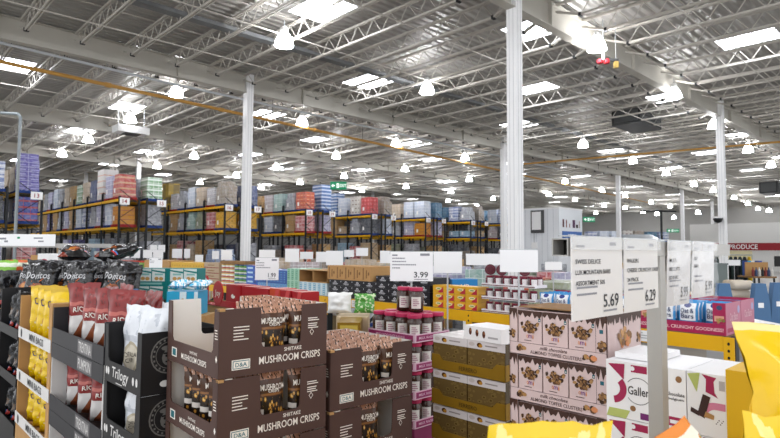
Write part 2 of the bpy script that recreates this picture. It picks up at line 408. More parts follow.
# ------------------------------------------------------------------ high bay lamps
lens = M('lamp_glow', '#fbfcff', .3, emit=34.)
hood = M('lamp_hood', '#e4e4e4', .4)
def lamp():
    t = empty('high_bay_lamp'); tag(t, 'x', 'lamp')
    MB().lathe([(.235, 0), (.22, .06), (.185, .17), (.13, .28), (.10, .31)], lens, 18).build('lamp_lens', t, smooth=True)
    MB().lathe([(.10, .311), (.105, .34), (.10, .44), (.06, .48), (.03, .50)], hood, 14).build('lamp_housing', t, smooth=True)
    MB().tube((0, 0, .50), (0, 0, .64), .012, greym, 6).build('hanger_rod', t)
    return t
LAMP = Kind(lamp)
LP = [(284, 45), (597, 49), (427, 92), (674, 97), (714, 127), (583, 146), (633, 162), (666, 174), (694, 185), (748, 151), (771, 166), (176, 95), (130, 121), (88, 141), (62, 155),
      (194, 157), (157, 167), (302, 124), (276, 168), (336, 157), (396, 145), (405, 170), (465, 159), (362, 191), (406, 187), (451, 192), (448, 201), (469, 180), (493, 199), (477, 206), (236, 176), (200, 183), (261, 188), (300, 183), (344, 177),
      (549, 195), (575, 200), (604, 205.7), (602, 191), (625, 196.5), (565, 182), (625, 208), (596, 213), (643, 212), (713, 191), (734, 198), (748, 203.7), (769, 211), (651, 202.4), (670, 206.6), (698, 212.7), (758, 208.5), (674, 217.5), (657, 214), (779, 195)]
NEARL = {(284, 45): 'big white bell lamp hanging highest, over the grey cable tray', (597, 49): 'big white bell lamp above the red and yellow fire alarm sounders', (427, 92): 'white bell lamp hanging between the two tall white columns under the joists',
         (674, 97): 'white bell lamp just under the long skylight at the upper right', (714, 127): 'white bell lamp right at the head of the column with the camera dome', (583, 146): 'white bell lamp hanging between the thick column and the dark roof heater',
         (633, 162): 'white bell lamp directly below the dark roof heater', (176, 95): 'white bell lamp glowing right behind the orange pipe, upper left', (130, 121): 'white bell lamp above the white box unit under the roof',
         (302, 124): 'white bell lamp just above the orange pipe and to the right of the slim column', (748, 151): 'white bell lamp right of the column with camera dome, nearest to it', (771, 166): 'white bell lamp at the right picture edge, lower than the long skylight',
         (396, 145): 'white bell lamp touching the line of the orange pipe at mid ceiling', (336, 157): 'white bell lamp below the orange pipe, above the tall blue pallet', (465, 159): 'white bell lamp just left of the thick white column near its upper part',
         (405, 170): 'white bell lamp hanging above the red wrapped pallet, nearest of those behind', (276, 168): 'white bell lamp above the orange wrapped pallet, right of slim column', (194, 157): 'white bell lamp above the aisle sixteen pallets, left of slim column',
         (157, 167): 'white bell lamp above the green and white pallet of aisle fifteen', (88, 141): 'white bell lamp left of the white box unit, higher of two', (62, 155): 'white bell lamp right above the tall purple pallet at aisle thirteen', (666, 174): 'white bell lamp beside the column head, second below the roof heater', (694, 185): 'white bell lamp just left of the column with the camera dome'}
for q in LP:
    z = 6.98 if q[0] == 176 else 6.5 if q[0] == 583 else 6.72; p = onZ(q[0], q[1]+1, z)
    if p.x > X1-2 or p.y > Y1-2 or p.length > 95:
        p = onZ(q[0], q[1]+1, z-1.2)
    if p.x > X1-2 or p.y > Y1-2: continue
    if q in NEARL: LAMP((p.x, p.y, p.z), 0, NEARL[q])
    else: LAMP((p.x, p.y, p.z), 0, 'small distant white bell lamp glowing far back under the roof', 'far high bay lamps')
# lamps of the same hall on the shopper's own side of the roof
for x, y in ((-3, 1), (2.5, 6.5), (1.2, -3), (5.5, .5), (-1.5, 9.5), (8, -3.5), (-5, 5), (-5, -4)):
    o = LAMP((x, y, 6.72), 0, 'white bell lamp hanging right above the closest product stacks', 'lamps above the closest stacks')
# ------------------------------------------------------------------ things under the roof
def run(name, pts, r, mat, label, cat, n=8, clips=None):
    m = MB()
    for a, c in zip(pts, pts[1:]): m.tube(a, c, r, mat, n)
    o = m.build(name); tag(o, label, cat); return o
orange = M('orange_pipe', '#b98b45', .45); silver = M('silver_pipe', '#c9ced3', .28, .6)
P0, P1 = onZ(0, 61.6, 6.62), onZ(650, 203, 6.62); dv = (P1-P0)
t = tag(empty('gas_pipe'), 'long orange gas pipe crossing the hall below the girders, from upper left', 'pipe')
MB().tube(P0-dv*.06, P1, .055, orange, 10).build('pipe_run', t)
for k in (.05, .12, .2, .3, .42): p = P0+dv*k; MB().tube(p-dv.normalized()*.08, p+dv.normalized()*.08, .075, orange, 10).build('coupling', t)
for k in (.085, .16, .25, .36): p = P0+dv*k; MB().tube(p, p+Vector((0, 0, .9)), .008, black, 5).build('hanger_rod', t)
a, c = onZ(524, 164, 6.75), onZ(790, 141, 6.75)
run('gas_pipe', [a, c], .05, orange, 'orange gas pipe branch running level behind the thick column towards the right', 'pipe')
run('conduit_pipe', [onZ(-40, 33, 6.86), onZ(160, 81, 6.86), onZ(310, 114, 6.86), onZ(481, 152, 6.86), onZ(560, 169.5, 6.86)], .04, silver, 'shiny silver conduit running along the girder above the orange pipe', 'pipe')
p = [onZ(-30, 111, 6.2), onZ(18, 114, 6.2)]; q = onZ(20.5, 117, 6.1)
run('downpipe', [p[0], p[1], q, Vector((q.x, q.y, .0))], .05, M('pipe_grey', '#8d9498', .4, .3), 'thin grey downpipe bending over in front of the aisle thirteen rack', 'pipe')
o = MB().box(X0, -.13, -.05, 42, .13, .05, M('tray_grey', '#6d6f70', .5, var=.1, vscale=4)).build('cable_tray', None, (0, 12.98, 7.3)); tag(o, 'flat dark grey cable tray running through the joists across the ceiling', 'cable tray')
# roof heater
t = tag(empty('roof_heater', atD(637, 128, 24)), 'large dark grey heater unit hanging under the roof at upper right', 'heater')
t.rotation_euler = (0, 0, 0)
hm = M('heater_grey', '#3b3c3d', .5); hl = M('heater_louvre', '#565859', .45)
MB().box(-1.1, -.6, 0, 1.1, .6, .95, hm).build('heater_body', t)
for i in range(6): MB().box(-1.0, -.64, .1+.14*i, 1.0, -.6, .18+.14*i, hl).build('louvre', t)
MB().box(-1.13, -.5, .1, -1.1, .5, .85, hl).build('side_grille', t)
for sx in (-1, 1): MB().tube((sx*1.0, 0, .95), (sx*1.0, 0, 7.6-t.location.z), .02, black, 6).build('hanger_rod', t)
t2 = clone(t, atD(772, 194, 44), 0, 'smaller looking dark heater unit far away at the right edge')
# white unit under the roof
p = onZ(131, 134, 6.3)
t = tag(empty('ceiling_unit', p, 0), 'white box shaped ceiling unit hanging under the bell lamp at left', 'air unit')
MB().box(-.6, -.35, 0, .6, .35, .28, white).build('casing', t); MB().box(-.3, -.25, -.03, .3, .25, 0, darkgrey).build('intake', t)
for sx in (-1, 1): MB().tube((sx*.5, 0, .28), (sx*.5, 0, 7.6-p.z), .015, greym, 6).build('hanger_rod', t)
# fire alarm sounders
p = onZ(600, 64, 6.45)
t = tag(empty('alarm_sounder', p, FACE), 'red fire alarm sounder hanging below the big bell lamp', 'alarm')
MB().lathe([(.05, 0), (.075, .02), (.075, .09), (.05, .12)], M('alarm_red', '#b3202b', .4), 12).build('sounder', t)
MB().lathe([(.05, 0), (.075, .02), (.075, .09), (.05, .12)], M('alarm_red'), 12, c=(.17, 0)).build('sounder', t)
MB().tube((.085, 0, .1), (.085, 0, .35), .04, greym, 8).build('bracket', t); MB().tube((.085, 0, .35), (.085, 0, 7.6-p.z), .015, greym, 6).build('hanger_rod', t)
p = onZ(616, 68, 6.4)
t = tag(empty('alarm_beacon', p, FACE), 'yellowish alarm beacon hanging right of the red sounder', 'alarm')
MB().box(-.05, -.05, 0, .05, .05, .16, M('beacon', '#b59b5a', .4)).build('beacon_body', t); MB().box(-.2, -.03, .18, .06, .03, .24, darkgrey).build('bracket', t)
MB().tube((0, 0, .16), (0, 0, 7.6-p.z), .012, greym, 6).build('hanger_rod', t)
# camera dome on the far right column
p = onX(721, 219, 24.02)
t = tag(empty('camera_dome', (23.93, 6.85, p.z)), 'black security camera dome on the column at right', 'camera')
MB().lathe([(.02, -.16), (.12, -.12), (.17, -.02), (.17, .03)], M('dome_black', '#101318', .1, coat=.5), 14).build('dome', t, smooth=True); MB().box(-.17, -.1, .03, .12, .1, .09, white).build('bracket', t)
# green exit signs
exg = M('exit_green', '#0b7f55', .4, emit=.25); exw = M('exit_white', '#eef4f0', .4, emit=.4)
def exit_sign(loc, w, h, label, arrow, rz=FACE, txt='EXIT'):
    t = tag(empty('exit_sign', loc, rz), label, 'sign')
    MB().box(-w/2, -.02, 0, w/2, .02, h, exg).build('sign_panel', t)
    f = front(-.022); m = MB()
    if arrow: m.poly(f, [(-w*.44, h*.5), (-w*.33, h*.75), (-w*.33, h*.58), (-w*.22, h*.58), (-w*.22, h*.42), (-w*.33, h*.42), (-w*.33, h*.25)], exw, .002)
    else: m.rect(f, -w*.42, h*.42, -w*.22, h*.58, exw, .002); m.rect(f, -w*.36, h*.25, -w*.28, h*.75, exw, .003)
    m.rect(f, -w*.12, h*.2, w*.02, h*.8, exw, .002); m.disc(f, -w*.05, h*.62, w*.025, h*.09, exg, .004); m.rect(f, -w*.07, h*.27, -w*.03, h*.52, exg, .004)
    m.text(f, txt, w*.27, h*.5, h*.4, exw, off=.003, maxw=w*.4)
    m.build('sign_face', t)
    for sx in (-1, 1): MB().tube((sx*w*.4, 0, h), (sx*w*.4, 0, 7.55-loc[2]), .008, greym, 5).build('hanger_rod', t)
    return t
exit_sign(atD(338.5, 189.5, 26), .75, .36, 'green exit sign with left arrow beside the tall blue pallet', True)
exit_sign(atD(589, 222, 36), .75, .32, 'green exit sign beside the white cold room corner', False)
exit_sign(atD(673, 232.5, 50), 1.1, .33, 'green exit sign far back, left of the produce wall', False)
# ------------------------------------------------------------------ cold room, produce wall
t = tag(empty('cold_room', (31.8, 17.98, 0)), 'white panelled cold room with blue sign behind the thick column', 'cold room')
cr = M('cold_panel', '#e2e5ea', .35)
m = MB().box(0, 0, 0, 2.95, 3.0, 4.45, cr)
for i in range(1, 8): m.box(-.012, .4*i-.012, 0, 0, .4*i+.012, 4.45, M('cold_seam', '#c3c8cf', .4))
m.box(-.03, -.03, 4.4, 2.98, 3.03, 4.5, white); m.build('panel_shell', t)
bs = M('sign_blue', '#3f6bb0', .4); wt = M('print_white', '#f2f2f2', .5)
m = MB().box(.35, -.05, 2.05, 2.8, -.01, 3.0, bs); f = front(-.05)
for k, (u, w_) in enumerate(((1.0, 1.15), (.75, 1.65), (.85, 1.4))): 
    for q in range(9): m.rect(f, u+w_*q/9, 2.72-.24*k, u+w_*(q+.7)/9, 2.72-.24*k+rnd.uniform(.09, .14), wt, .005)
m.build('blue_sign', t)
m = MB(); f = front(0)
for i, (w_, h_, cc) in enumerate(((.2, .5, '#53202a'), (.13, .48, '#7a4a44'), (.1, .25, '#8a3a3a'), (.32, .5, '#512a50'), (.3, .22, '#4d4648'), (.12, .45, '#b9a7a2'))):
    x = .4+.42*i; m.rect(f, x, 3.25, x+w_, 3.25+h_, M('pic%d' % i, cc, .5), .012)
m.build('product_picture', t)
m = MB().box(-.12, 1.05, 2.9, 0, 1.95, 4.35, darkgrey); m.box(-.14, 1.2, 3.1, -.12, 1.85, 4.25, white); m.build('electric_cabinet', t)
MB().box(-.15, 1.5, 1.9, 0, 1.9, 2.3, white).build('control_box', t); MB().tube((-.05, 1.75, 2.3), (-.05, 1.75, 2.9), .02, greym, 6).build('conduit', t)
pw = M('produce_wall', '#d6d5d2', .6, var=.03, vscale=.4)
t = struct(empty('wall_right', (60, -8, 0)))
MB().box(0, 0, 0, .4, 27.7, 4.47, pw).build('wall_panel', t)
MB().box(-.06, 0, 1.95, 0, 27.6, 2.62, red).build('trim_band', t)
MB().box(-.12, 0, 2.62, 0, 17.6, 3.2, white).build('trim_shelf', t); MB().box(-.13, 0, 1.95, -.06, 17.6, 2.8, red).build('trim_step', t)
f = lside(-.06, 0, 0)
p = onX(722, 247, 60)
m = MB().text(f, 'PRODUCE', -(onX(743.5, 247, 60).y+8), 2.28, .44, wt, w=2.3, off=.01)
m.text(f, 'Fresh', -(onX(721, 247, 60).y+8), 2.22, .6, wt, w=1.6, off=.01, slant=.25); m.build('wall_lettering', t)
MB().box(-.05, onX(752, 247, 60).y+8, .6, 0, onX(727, 247, 60).y+8, 1.9, M('cream_board', '#d8cfa8', .5)).build('notice_board', t)
# ------------------------------------------------------------------ pallet loads
LD = {}
pal_blue = M('pallet_blue', '#1f3f86', .6); pal_red = M('pallet_red', '#a52a2a', .6); pal_wood = M('pallet_wood', '#a98a5f', .75, var=.15, vscale=12)
def spec(name, desc, cat_c, h, pal=pal_blue, rag=.0, n=4):
    LD[name] = (desc, cat_c, h, pal, rag, n)
spec('purple', 'purple cartons', CARTON('c_purple', '#4b4384', '#5b549a', '#a6a6cc', .55, .22, .18, (.25, .5, '#8f8cc4', .2, .8)), 1.75)
spec('redblue', 'red and blue cartons', CARTON('c_redblue', '#4a57a8', '#5d66ad', '#b23c52', .3, .3, .2, (.0, .25, '#b03048')), 1.25)
spec('bluewhite', 'blue and white packs', CARTON('c_bluewhite', '#7487b8', '#d5d9e4', '#eef0f4', .3, .26, .45, (.3, .55, '#40589c')), 1.25)
spec('redtan', 'red and tan cartons', CARTON('c_redtan', '#b0554f', '#bd625a', '#8d3f3a', .6, .30, .22, (.3, .6, '#c39a72')), 1.2, pal_red)
spec('greenwhite', 'green and white packs', CARTON('c_greenwhite', '#6f9a70', '#8bb089', '#e9efe6', .26, .28, .3, (.5, .8, '#dfe9df')), 1.15)
spec('lavender', 'lavender cartons', CARTON('c_lavender', '#a7a3c4', '#b5b3cc', '#e6e6ee', .4, .24, .5), 1.2, pal_red)
spec('whiteorange', 'white cartons with orange stripes', CARTON('c_whiteorange', '#ece9e6', '#e2dfdc', '#c7c5c6', .6, .34, .2, (.0, .12, '#d0875c')), 1.7)
spec('grey', 'grey film', CARTON('c_grey', '#8d8f98', '#a4a6ad', '#6c6e77', .5, .3, .55), 1.15)
spec('tan', 'brown cartons', CARTON('c_tan', '#c4a274', '#b9976a', '#8f7350', .5, .36, .18, (.4, .6, '#a9845a', .3, .6)), 1.2, pal_wood)
spec('beige', 'beige cartons', CARTON('c_beige', '#cbb9a2', '#d6c6b2', '#98866f', .4, .3, .35), 1.2)
spec('brownnet', 'grey brown cartons', CARTON('c_brownnet', '#94887a', '#a3978a', '#6c6155', .3, .2, .3), 1.35)
spec('whitemaroon', 'white tubs with maroon marks', CARTON('c_whitemaroon', '#dad8dc', '#e6e4e6', '#777684', .25, .25, .4, (.3, .5, '#5c2a40', .2, .6)), 1.05, pal_red)
spec('orangered', 'orange red cartons', CARTON('c_orangered', '#c2583a', '#d06a42', '#8f3a30', .36, .26, .16, (.45, .6, '#e6c29a', .2, .8)), 1.15)
spec('mint', 'mint green cartons', CARTON('c_mint', '#9dbdb5', '#adc8c2', '#d9e6e2', .4, .3, .45), 1.2)
spec('pinkgrey', 'pinkish grey packs', CARTON('c_pinkgrey', '#b8a7a9', '#c7bbbd', '#e5dfe0', .3, .26, .5), 1.2, pal_red)
spec('bluetall', 'blue and white striped cases', CARTON('c_bluetall', '#4c6699', '#5876ab', '#8ba1c6', .5, .24, .15, (.55, .9, '#c6d2e6')), 1.75)
spec('darkblue', 'dark blue cartons', CARTON('c_darkblue', '#323d63', '#3e4a74', '#656e92', .4, .3, .25), 1.2)
spec('red', 'bright red cartons', CARTON('c_red', '#b8242c', '#c72f36', '#7d141c', .35, .28, .14, (.4, .55, '#d97d7d', .2, .7)), 1.2)
spec('whitebrown', 'white cartons with brown prints', CARTON('c_whitebrown', '#e9e5df', '#dfdbd6', '#b7b0a8', .36, .3, .15, (.3, .65, '#7c6a5c', .25, .75)), 1.35)
spec('whiteblue', 'white and pale blue packs', CARTON('c_whiteblue', '#dfe5f0', '#c9d3e4', '#f3f5f8', .4, .25, .4), 1.3)
spec('teal', 'blue teal packs', CARTON('c_teal', '#4b7796', '#5c89a6', '#2f536e', .4, .3, .3), 1.25)
spec('yellow', 'yellow cartons', CARTON('c_yellow', '#d8a92c', '#e2b53c', '#a98018', .45, .3, .1, (.3, .5, '#8c6a1a', .3, .5)), .95)
spec('redwhite', 'red and white cartons', CARTON('c_redwhite', '#c05a5c', '#d8a5a5', '#e8d9d9', .4, .24, .3, (.3, .6, '#b03a40', .15, .6)), 1.0, pal_red)
spec('orange', 'orange brown cartons', CARTON('c_orange', '#d29a56', '#c98f4c', '#b0763a', .9, .24, .06, (.0, .1, '#a84a30')), .95, pal_red)
spec('dark', 'dark film', CARTON('c_dark', '#3a3d44', '#4b4e56', '#25272c', .5, .3, .25), 1.1)
spec('yellowblack', 'yellow and black boards', CARTON('c_yellowblack', '#d9b92c', '#22242a', '#8c7a22', .45, .45, .05), 1.9)
spec('green', 'olive green cartons', CARTON('c_green', '#8d957a', '#a3a98f', '#5e644e', .35, .25, .3), 1.1)
spec('low_blue', 'low blue packs', CARTON('c_lowblue', '#8fb0c6', '#a9c3d4', '#5d7f98', .4, .2, .35), .5)
spec('low_tan', 'low brown cartons', CARTON('c_lowtan', '#b39a78', '#c2aa8a', '#87704f', .4, .22, .25), .55)
spec('water', 'clear blue water bottle packs', CARTON('c_water', '#8fa6d2', '#b7c6e4', '#dfe7f4', .13, .32, .35), .9)
labm = M('load_label', '#f6f6f4', .5)
def make_load(k, sx, sy, hm):
    desc, cm, h, pal, rag, n = LD[k]; h = hm
    t = empty('pallet_load'); t['category'] = 'pallet'
    m = MB()
    for i in range(5): x = -sx/2+i*(sx-.12)/4; m.box(x, -sy/2, .11, x+.12, sy/2, .14, pal)
    for y in (-sy/2, -.05, sy/2-.1): m.box(-sx/2, y, .0, sx/2, y+.1, .11, pal)
    m.build('pallet', t)
    m = MB(); z = .142; q = random.Random(k); ly = max(2, int(h/.3)); hh = h/ly
    for i in range(ly):
        e = .04+q.uniform(0, .03); w0, d0 = sx/2-e, sy/2-e
        if i == ly-1 and q.random() < .45 and h > .8: d0 *= q.choice((.62, 1)); 
        vs = [(-w0, -d0, z), (w0, -d0, z), (w0, d0, z), (-w0, d0, z), (-w0, -d0, z+hh), (w0, -d0, z+hh), (w0, d0, z+hh), (-w0, d0, z+hh)]
        for f, a in (((0, 1, 5, 4), 0), ((1, 2, 6, 5), 1), ((2, 3, 7, 6), 0), ((3, 0, 4, 7), 1), ((4, 5, 6, 7), 2), ((3, 2, 1, 0), 2)):
            uv = [((vs[j][0] if a != 1 else vs[j][1])+5, (vs[j][2] if a != 2 else vs[j][1])-.142+(5 if a == 2 else 0)) for j in f]
            m.add([vs[j] for j in f], [(0, 1, 2, 3)], cm, [uv])
        z += hh
    m.build('wrapped_goods', t)
    MB().rect(lside(-sx/2+.03), -sy*.25, .25+h*.1, -sy*.25+.2, .25+h*.1+.26, labm, .012).build('paper_label', t)
    return t
LK = {}
NUMW = {12: 'twelve', 13: 'thirteen', 14: 'fourteen', 15: 'fifteen', 16: 'sixteen', 17: 'seventeen', 18: 'eighteen', 19: 'nineteen', 20: 'twenty', 21: 'twenty-one', 22: 'twenty-two', 23: 'twenty-three', 24: 'twenty-four', 25: 'twenty-five', 26: 'twenty-six', 27: 'twenty-seven'}
def put_load(k, x, y, z, label, group, sx=.9, sy=1.16, rz=0, hm=9, hf=0):
    hm = hf or min(hm, LD[k][2]); q = (k, sx, sy, hm)
    if q not in LK: LK[q] = Kind(lambda: make_load(k, sx, sy, hm))
    return LK[q]((x, y, z), rz, label, group)
# ------------------------------------------------------------------ pallet racks
YE, ZT, ZL, BAY = 30.5, 4.30, 2.86, 2.72
sgw = M('sign_white', '#f4f4f4', .5); sgr = M('sign_red_print', '#9c1c26', .5)
def rack(x0, nb, no, rows=2, ysh=0.):
    """A back-to-back pallet rack running away from us; x0 is its near long side."""
    t = tag(empty('pallet_rack', (x0, YE+ysh, 0)), 'black and yellow pallet rack with aisle sign %s on its end' % NUMW[no], 'rack', 'pallet racks of the far aisles')
    for r in range(rows):
        xa = r*1.38
        for i in range(nb+1):
            m = MB(); y = i*BAY
            for x in (xa, xa+.98): m.box(x-.045, y-.05, 0, x+.045, y+.05, 4.75 if i else 4.45, black)
            zz = .3; s_ = 0
            while zz < 4.2:
                a, c = (xa, xa+.98) if s_ % 2 == 0 else (xa+.98, xa)
                m.bar((a, y, zz), (c, y, zz+.75), .03, .03, black); zz += .75; s_ += 1
            m.bar((xa, y, 2.6), (xa+.98, y, 2.6), .03, .03, black); m.bar((xa, y, 4.2), (xa+.98, y, 4.2), .03, .03, black)
            m.build('upright_frame', t)
        for i in range(nb):
            for z in (ZT, ZL):
                for x in (xa-.03, xa+1.01):
                    MB().box(x-.03, i*BAY+.06, z-.13, x+.03, (i+1)*BAY-.06, z, yellow).build('beam', t)
                m = MB()
                for q in range(6): y = i*BAY+.3+q*.42; m.box(xa, y, z-.05, xa+.98, y+.05, z-.004, M('deck_dark', '#6c5a1e', .6))
                m.build('deck_support', t)
    for r in range(rows):
        s_ = MB().box(-.02+r*1.9, -.12, ZT-.3, .46+r*1.9, -.08, ZT+.06, sgw)
        s_.text(front(-.12), str(no+r), .22+r*1.9, ZT-.12, .2, sgr, off=.006, maxw=.34)
        s_.build('aisle_sign', t)
    return t
RX = [(4.15, 3, 12), (9.98, 7, 14), (15.85, 4, 16), (21.6, 3, 18), (27.4, 3, 20), (33.2, 3, 22), (39.0, 3, 24), (44.8, 3, 26)]
for a in RX: rack(*a)
TOP = {12: ['bluewhite', 'dark'], 14: ['redtan', 'lavender', 'whiteorange', 'darkblue', 'beige', 'greenwhite', 'tan', 'beige', 'grey', 'whiteblue', 'lavender', 'grey', 'beige'],
       16: ['brownnet', 'whitemaroon', 'beige', 'whiteblue', 'grey', 'whitemaroon', 'yellowblack'], 18: ['orangered', 'grey', 'mint', 'pinkgrey', 'tan'], 20: ['red', 'whitebrown', 'whiteblue', 'bluetall'],
       22: ['whiteblue', 'whiteblue', 'beige', 'tan'], 24: ['grey', 'bluewhite', 'teal', 'grey'], 26: ['bluewhite', 'whiteblue', 'teal', 'grey']}
LOW = {12: ['dark', 'tan'], 14: ['orange', 'whiteblue', 'lavender', 'grey', 'bluewhite', 'whiteblue', 'tan', 'lavender', 'grey', 'tan', 'purple', 'tan', 'beige'], 16: ['yellow', 'redwhite', 'green', 'mint', 'grey', 'tan'], 18: ['redwhite', 'tan', 'dark', 'whiteblue'],
       20: ['dark', 'grey', 'low_tan', 'tan'], 22: ['orange', 'lavender', 'grey', 'tan'], 24: ['low_blue', 'low_blue', 'low_tan', 'grey'], 26: ['dark', 'pinkgrey', 'low_blue', 'grey']}
ENDT = {12: 'purple', 14: 'greenwhite', 16: 'darkblue', 18: 'bluetall', 20: 'brownnet', 22: 'teal', 24: 'brownnet', 26: 'teal'}
ENDL = {12: 'redblue', 14: 'grey', 16: 'yellow', 18: 'lavender', 20: 'whiteblue', 22: 'lavender', 24: 'low_tan', 26: 'grey'}
GRD = {14: ['grey', 'dark', 'purple', 'low_blue', 'lavender', 'water', 'purple', 'lavender', 'tan'], 16: ['water', 'water', 'tan', 'beige', 'redwhite', 'tan'], 18: ['orangered', 'redwhite', 'brownnet', 'grey'], 20: ['low_tan', 'redwhite', 'low_blue', 'brownnet'], 22: ['brownnet', 'grey', 'green', 'tan'], 24: ['brownnet', 'dark', 'grey'], 26: ['pinkgrey', 'dark', 'grey'], 12: ['lavender', 'pinkgrey']}
for x0, nb, no in RX:
    for lev, tab, z in (('top', TOP, ZT), ('middle', LOW, ZL), ('floor', GRD, .0)):
        for i, k in enumerate(tab[no]):
            y = YE+.10+.62+(i//2)*BAY+(i % 2)*1.24+.06
            if i >= 2*nb: break
            put_load(k, x0+.49, y, z+.003, 'wrapped %s, %s pallet from the front, %s level, aisle %s' % (LD[k][0], ORD[i], lev, NUMW[no]), 'pallets on the far racks', hm=1.12 if lev == 'middle' else 9, hf=rnd.choice((1.6, 1.9, 2.15)) if lev == 'floor' else 0)
    for lev, tab, z in (('top', ENDT, ZT), ('middle', ENDL, ZL)):
        k = tab[no]
        put_load(k, x0+1.38+.49, YE+.78, z+.003, 'wrapped %s at the rack end, %s level, aisle %s' % (LD[k][0], lev, NUMW[no+1]), 'pallets on the far racks', hm=1.12 if lev == 'middle' else 9)
    put_load(rnd.choice(['redwhite', 'beige', 'grey', 'tan']), x0+1.38+.49, YE+.78, .003, 'wrapped pallet standing on the floor at the rack end of aisle %s' % NUMW[no+1], 'pallets on the far racks', hf=2.0)
    for lev, z in (('middle', ZL), ('floor', 0.)):
        for i in range(3):
            k = rnd.choice(['dark', 'brownnet', 'grey', 'tan', 'darkblue', 'green', 'pinkgrey'])
            put_load(k, x0+1.38+.49, YE+.78+(i+1)//2*BAY+(i+1) % 2*1.24, z+.003, 'wrapped %s in the back row, %s from the end, %s level, aisle %s' % (LD[k][0], ORD[i+1], lev, NUMW[no+1]), 'pallets on the far racks', hm=1.1, hf=0 if z else 1.9)
    for i in range(2):
        k = rnd.choice(['grey', 'whiteblue', 'beige'])
        put_load(k, x0+1.38+.49, YE+.78+1.24*(i+1)+(.24 if i else 0), ZT+.003, 'wrapped %s, %s behind the rack end, top level, aisle %s' % (LD[k][0], ORD[i], NUMW[no+1]), 'pallets on the far racks')
# bulk stacks far back beyond the cold room
fa, fb = atD(585, 251, 52), atD(668, 251, 52); fa.z = fb.z = 0; fd = (fb-fa)/7
for i, k in enumerate(('bluewhite', 'whiteblue', 'whiteblue', 'whitebrown', 'brownnet', 'teal', 'bluewhite')):
    p = fa+fd*(i+.5); put_load(k, p.x, p.y, 2.195, 'wrapped %s on the far right racking, %s from the cold room' % (LD[k][0], ORD[i]), 'far right pallets', rz=FACE, sx=.95, sy=1.0)
t = tag(empty('pallet_rack', fa), 'far low racking behind the cold room carrying wrapped loads', 'rack')
t.rotation_euler = (0, 0, FACE)
WF = (fb-fa).length
for i in range(5): MB().box(WF*i/4-.05, -.5, 0, WF*i/4+.05, .5, 2.05, black).build('upright_frame', t)
MB().box(-.1, -.55, 2.05, WF+.1, .55, 2.185, yellow).build('beam', t)
# ------------------------------------------------------------------ foreground stacks
brown = M('case_brown', '#513a34', .55, var=.06, vscale=6)
inner = M('case_inner', '#e6e2dc', .6); kraft = M('kraft', '#b98f5c', .75, var=.1, vscale=10); kraft2 = M('kraft_dark', '#8c6a45', .8, var=.1, vscale=10)
cream = M('print_cream', '#efe8df', .5); tealp = M('print_teal', '#2f6f78', .5)
RZL = -PI/2       # front turned towards -X
MW, MD, MH = .51, .56, .272
def notch(w, h, a, b, v, r=.018):
    return [(0, 0), (w, 0), (w, h), (b, h), (b-.006, v+r), (b-.006-r*.3, v+r*.3), (b-.006-r, v), (a+.006+r, v), (a+.006+r*.3, v+r*.3), (a+.006, v+r), (a, h), (0, h)]
def crisp_case():
    t = empty('display_case'); t['category'] = 'display case'
    m = MB().slab(front(), notch(MW, MH, .355*MW, .745*MW, .105), .005, brown, brown, inner)
    f = front()
    m.rect(f, .055, .028, .135, .068, cream, .0012).rect(f, .059, .032, .131, .064, tealp, .0018).rect(f, .062, .035, .128, .061, cream, .0022)
    m.text(f, 'D&A', .095, .048, .017, tealp, w=.05, off=.003)
    m.text(f, 'SHIITAKE', .335, .088, .016, cream, w=.085)
    m.text(f, 'MUSHROOM CRISPS', .325, .053, .031, cream, w=.30)
    m.lines(f, .06, .200, .07, 5, .0125, .004, cream, seed=2); m.lines(f, .41, .212, .07, 2, .009, .004, cream, seed=3); m.lines(f, .41, .188, .07, 3, .009, .004, cream, seed=4)
    m.poly(f, [(.43, .135), (.441, .15), (.43, .165), (.419, .15)], cream).poly(f, [(.43, .139), (.438, .15), (.43, .161), (.422, .15)], brown, .0015)
    m.box(.03, -.002, MH, .06, .012, MH+.002, cream).box(.0, -.004, MH-.008, .022, .02, MH+.003, kraft)
    m.build('front_panel', t)
    MB().slab(Frame((MW, MD, 0), (-1, 0, 0), (0, 0, 1)), notch(MW, MH, .3*MW, .70*MW, .10), .005, brown, brown, inner).build('back_panel', t)
    m = MB()
    lip = [(-MD, 0), (0, 0), (0, MH), (-.045, MH), (-.055, .11), (-.07, .095), (-MD+.07, .095), (-MD+.055, .11), (-MD+.045, MH), (-MD, MH)]
    m.slab(lside(0), lip, .005, brown, brown, inner); f = lside(0)
    m.rect(f, -.50, .025, -.44, .065, cream).rect(f, -.49, .03, -.45, .06, tealp, .0015).text(f, 'MUSHROOM CRISPS', -.25, .04, .024, cream, w=.27).text(f, 'SHIITAKE', -.25, .068, .012, cream, w=.08)
    m.lines(f, -.038, .19, .028, 4, .011, .004, cream, seed=5); m.poly(f, [(-.02, .06), (-.011, .075), (-.02, .09), (-.029, .075)], cream)
    m.build('side_lip', t)
    MB().slab(rside(MW), [(0, 0), (MD, 0), (MD, MH), (0, MH)], .005, brown, brown, inner).build('side_panel', t)
    MB().box(.005, .005, .001, MW-.005, MD-.005, .006, kraft).build('base', t)
    return t
CASE = Kind(crisp_case)
bm = UVM('crisp_bag', '#1f140e', [('spots', .0, .60, 11, .40, '#b9822f'), ('spots', .0, .60, 11, .22, '#e6c87c'), ('spots', .0, .6, 17, .2, '#6b4a20'), ('rect', 0, .2, .34, .42, '#cfc8c2'), ('band', .60, .88, '#4a2a14'), ('band', .615, .65, '#8a5a2c'), ('noise', .86, 1, 16, .44, '#b3856c'), ('spots', .86, 1, 10, .25, '#dfc0ae')], .3, .25, coat=.3)
bkk = UVM('crisp_bag_rear', '#46302a', [('noise', .5, 1, 15, .46, '#b48a7c'), ('spots', .5, 1, 10, .27, '#dfc2b6'), ('spots', .5, 1, 13, .16, '#2c1c18')], .3, .25, coat=.3)
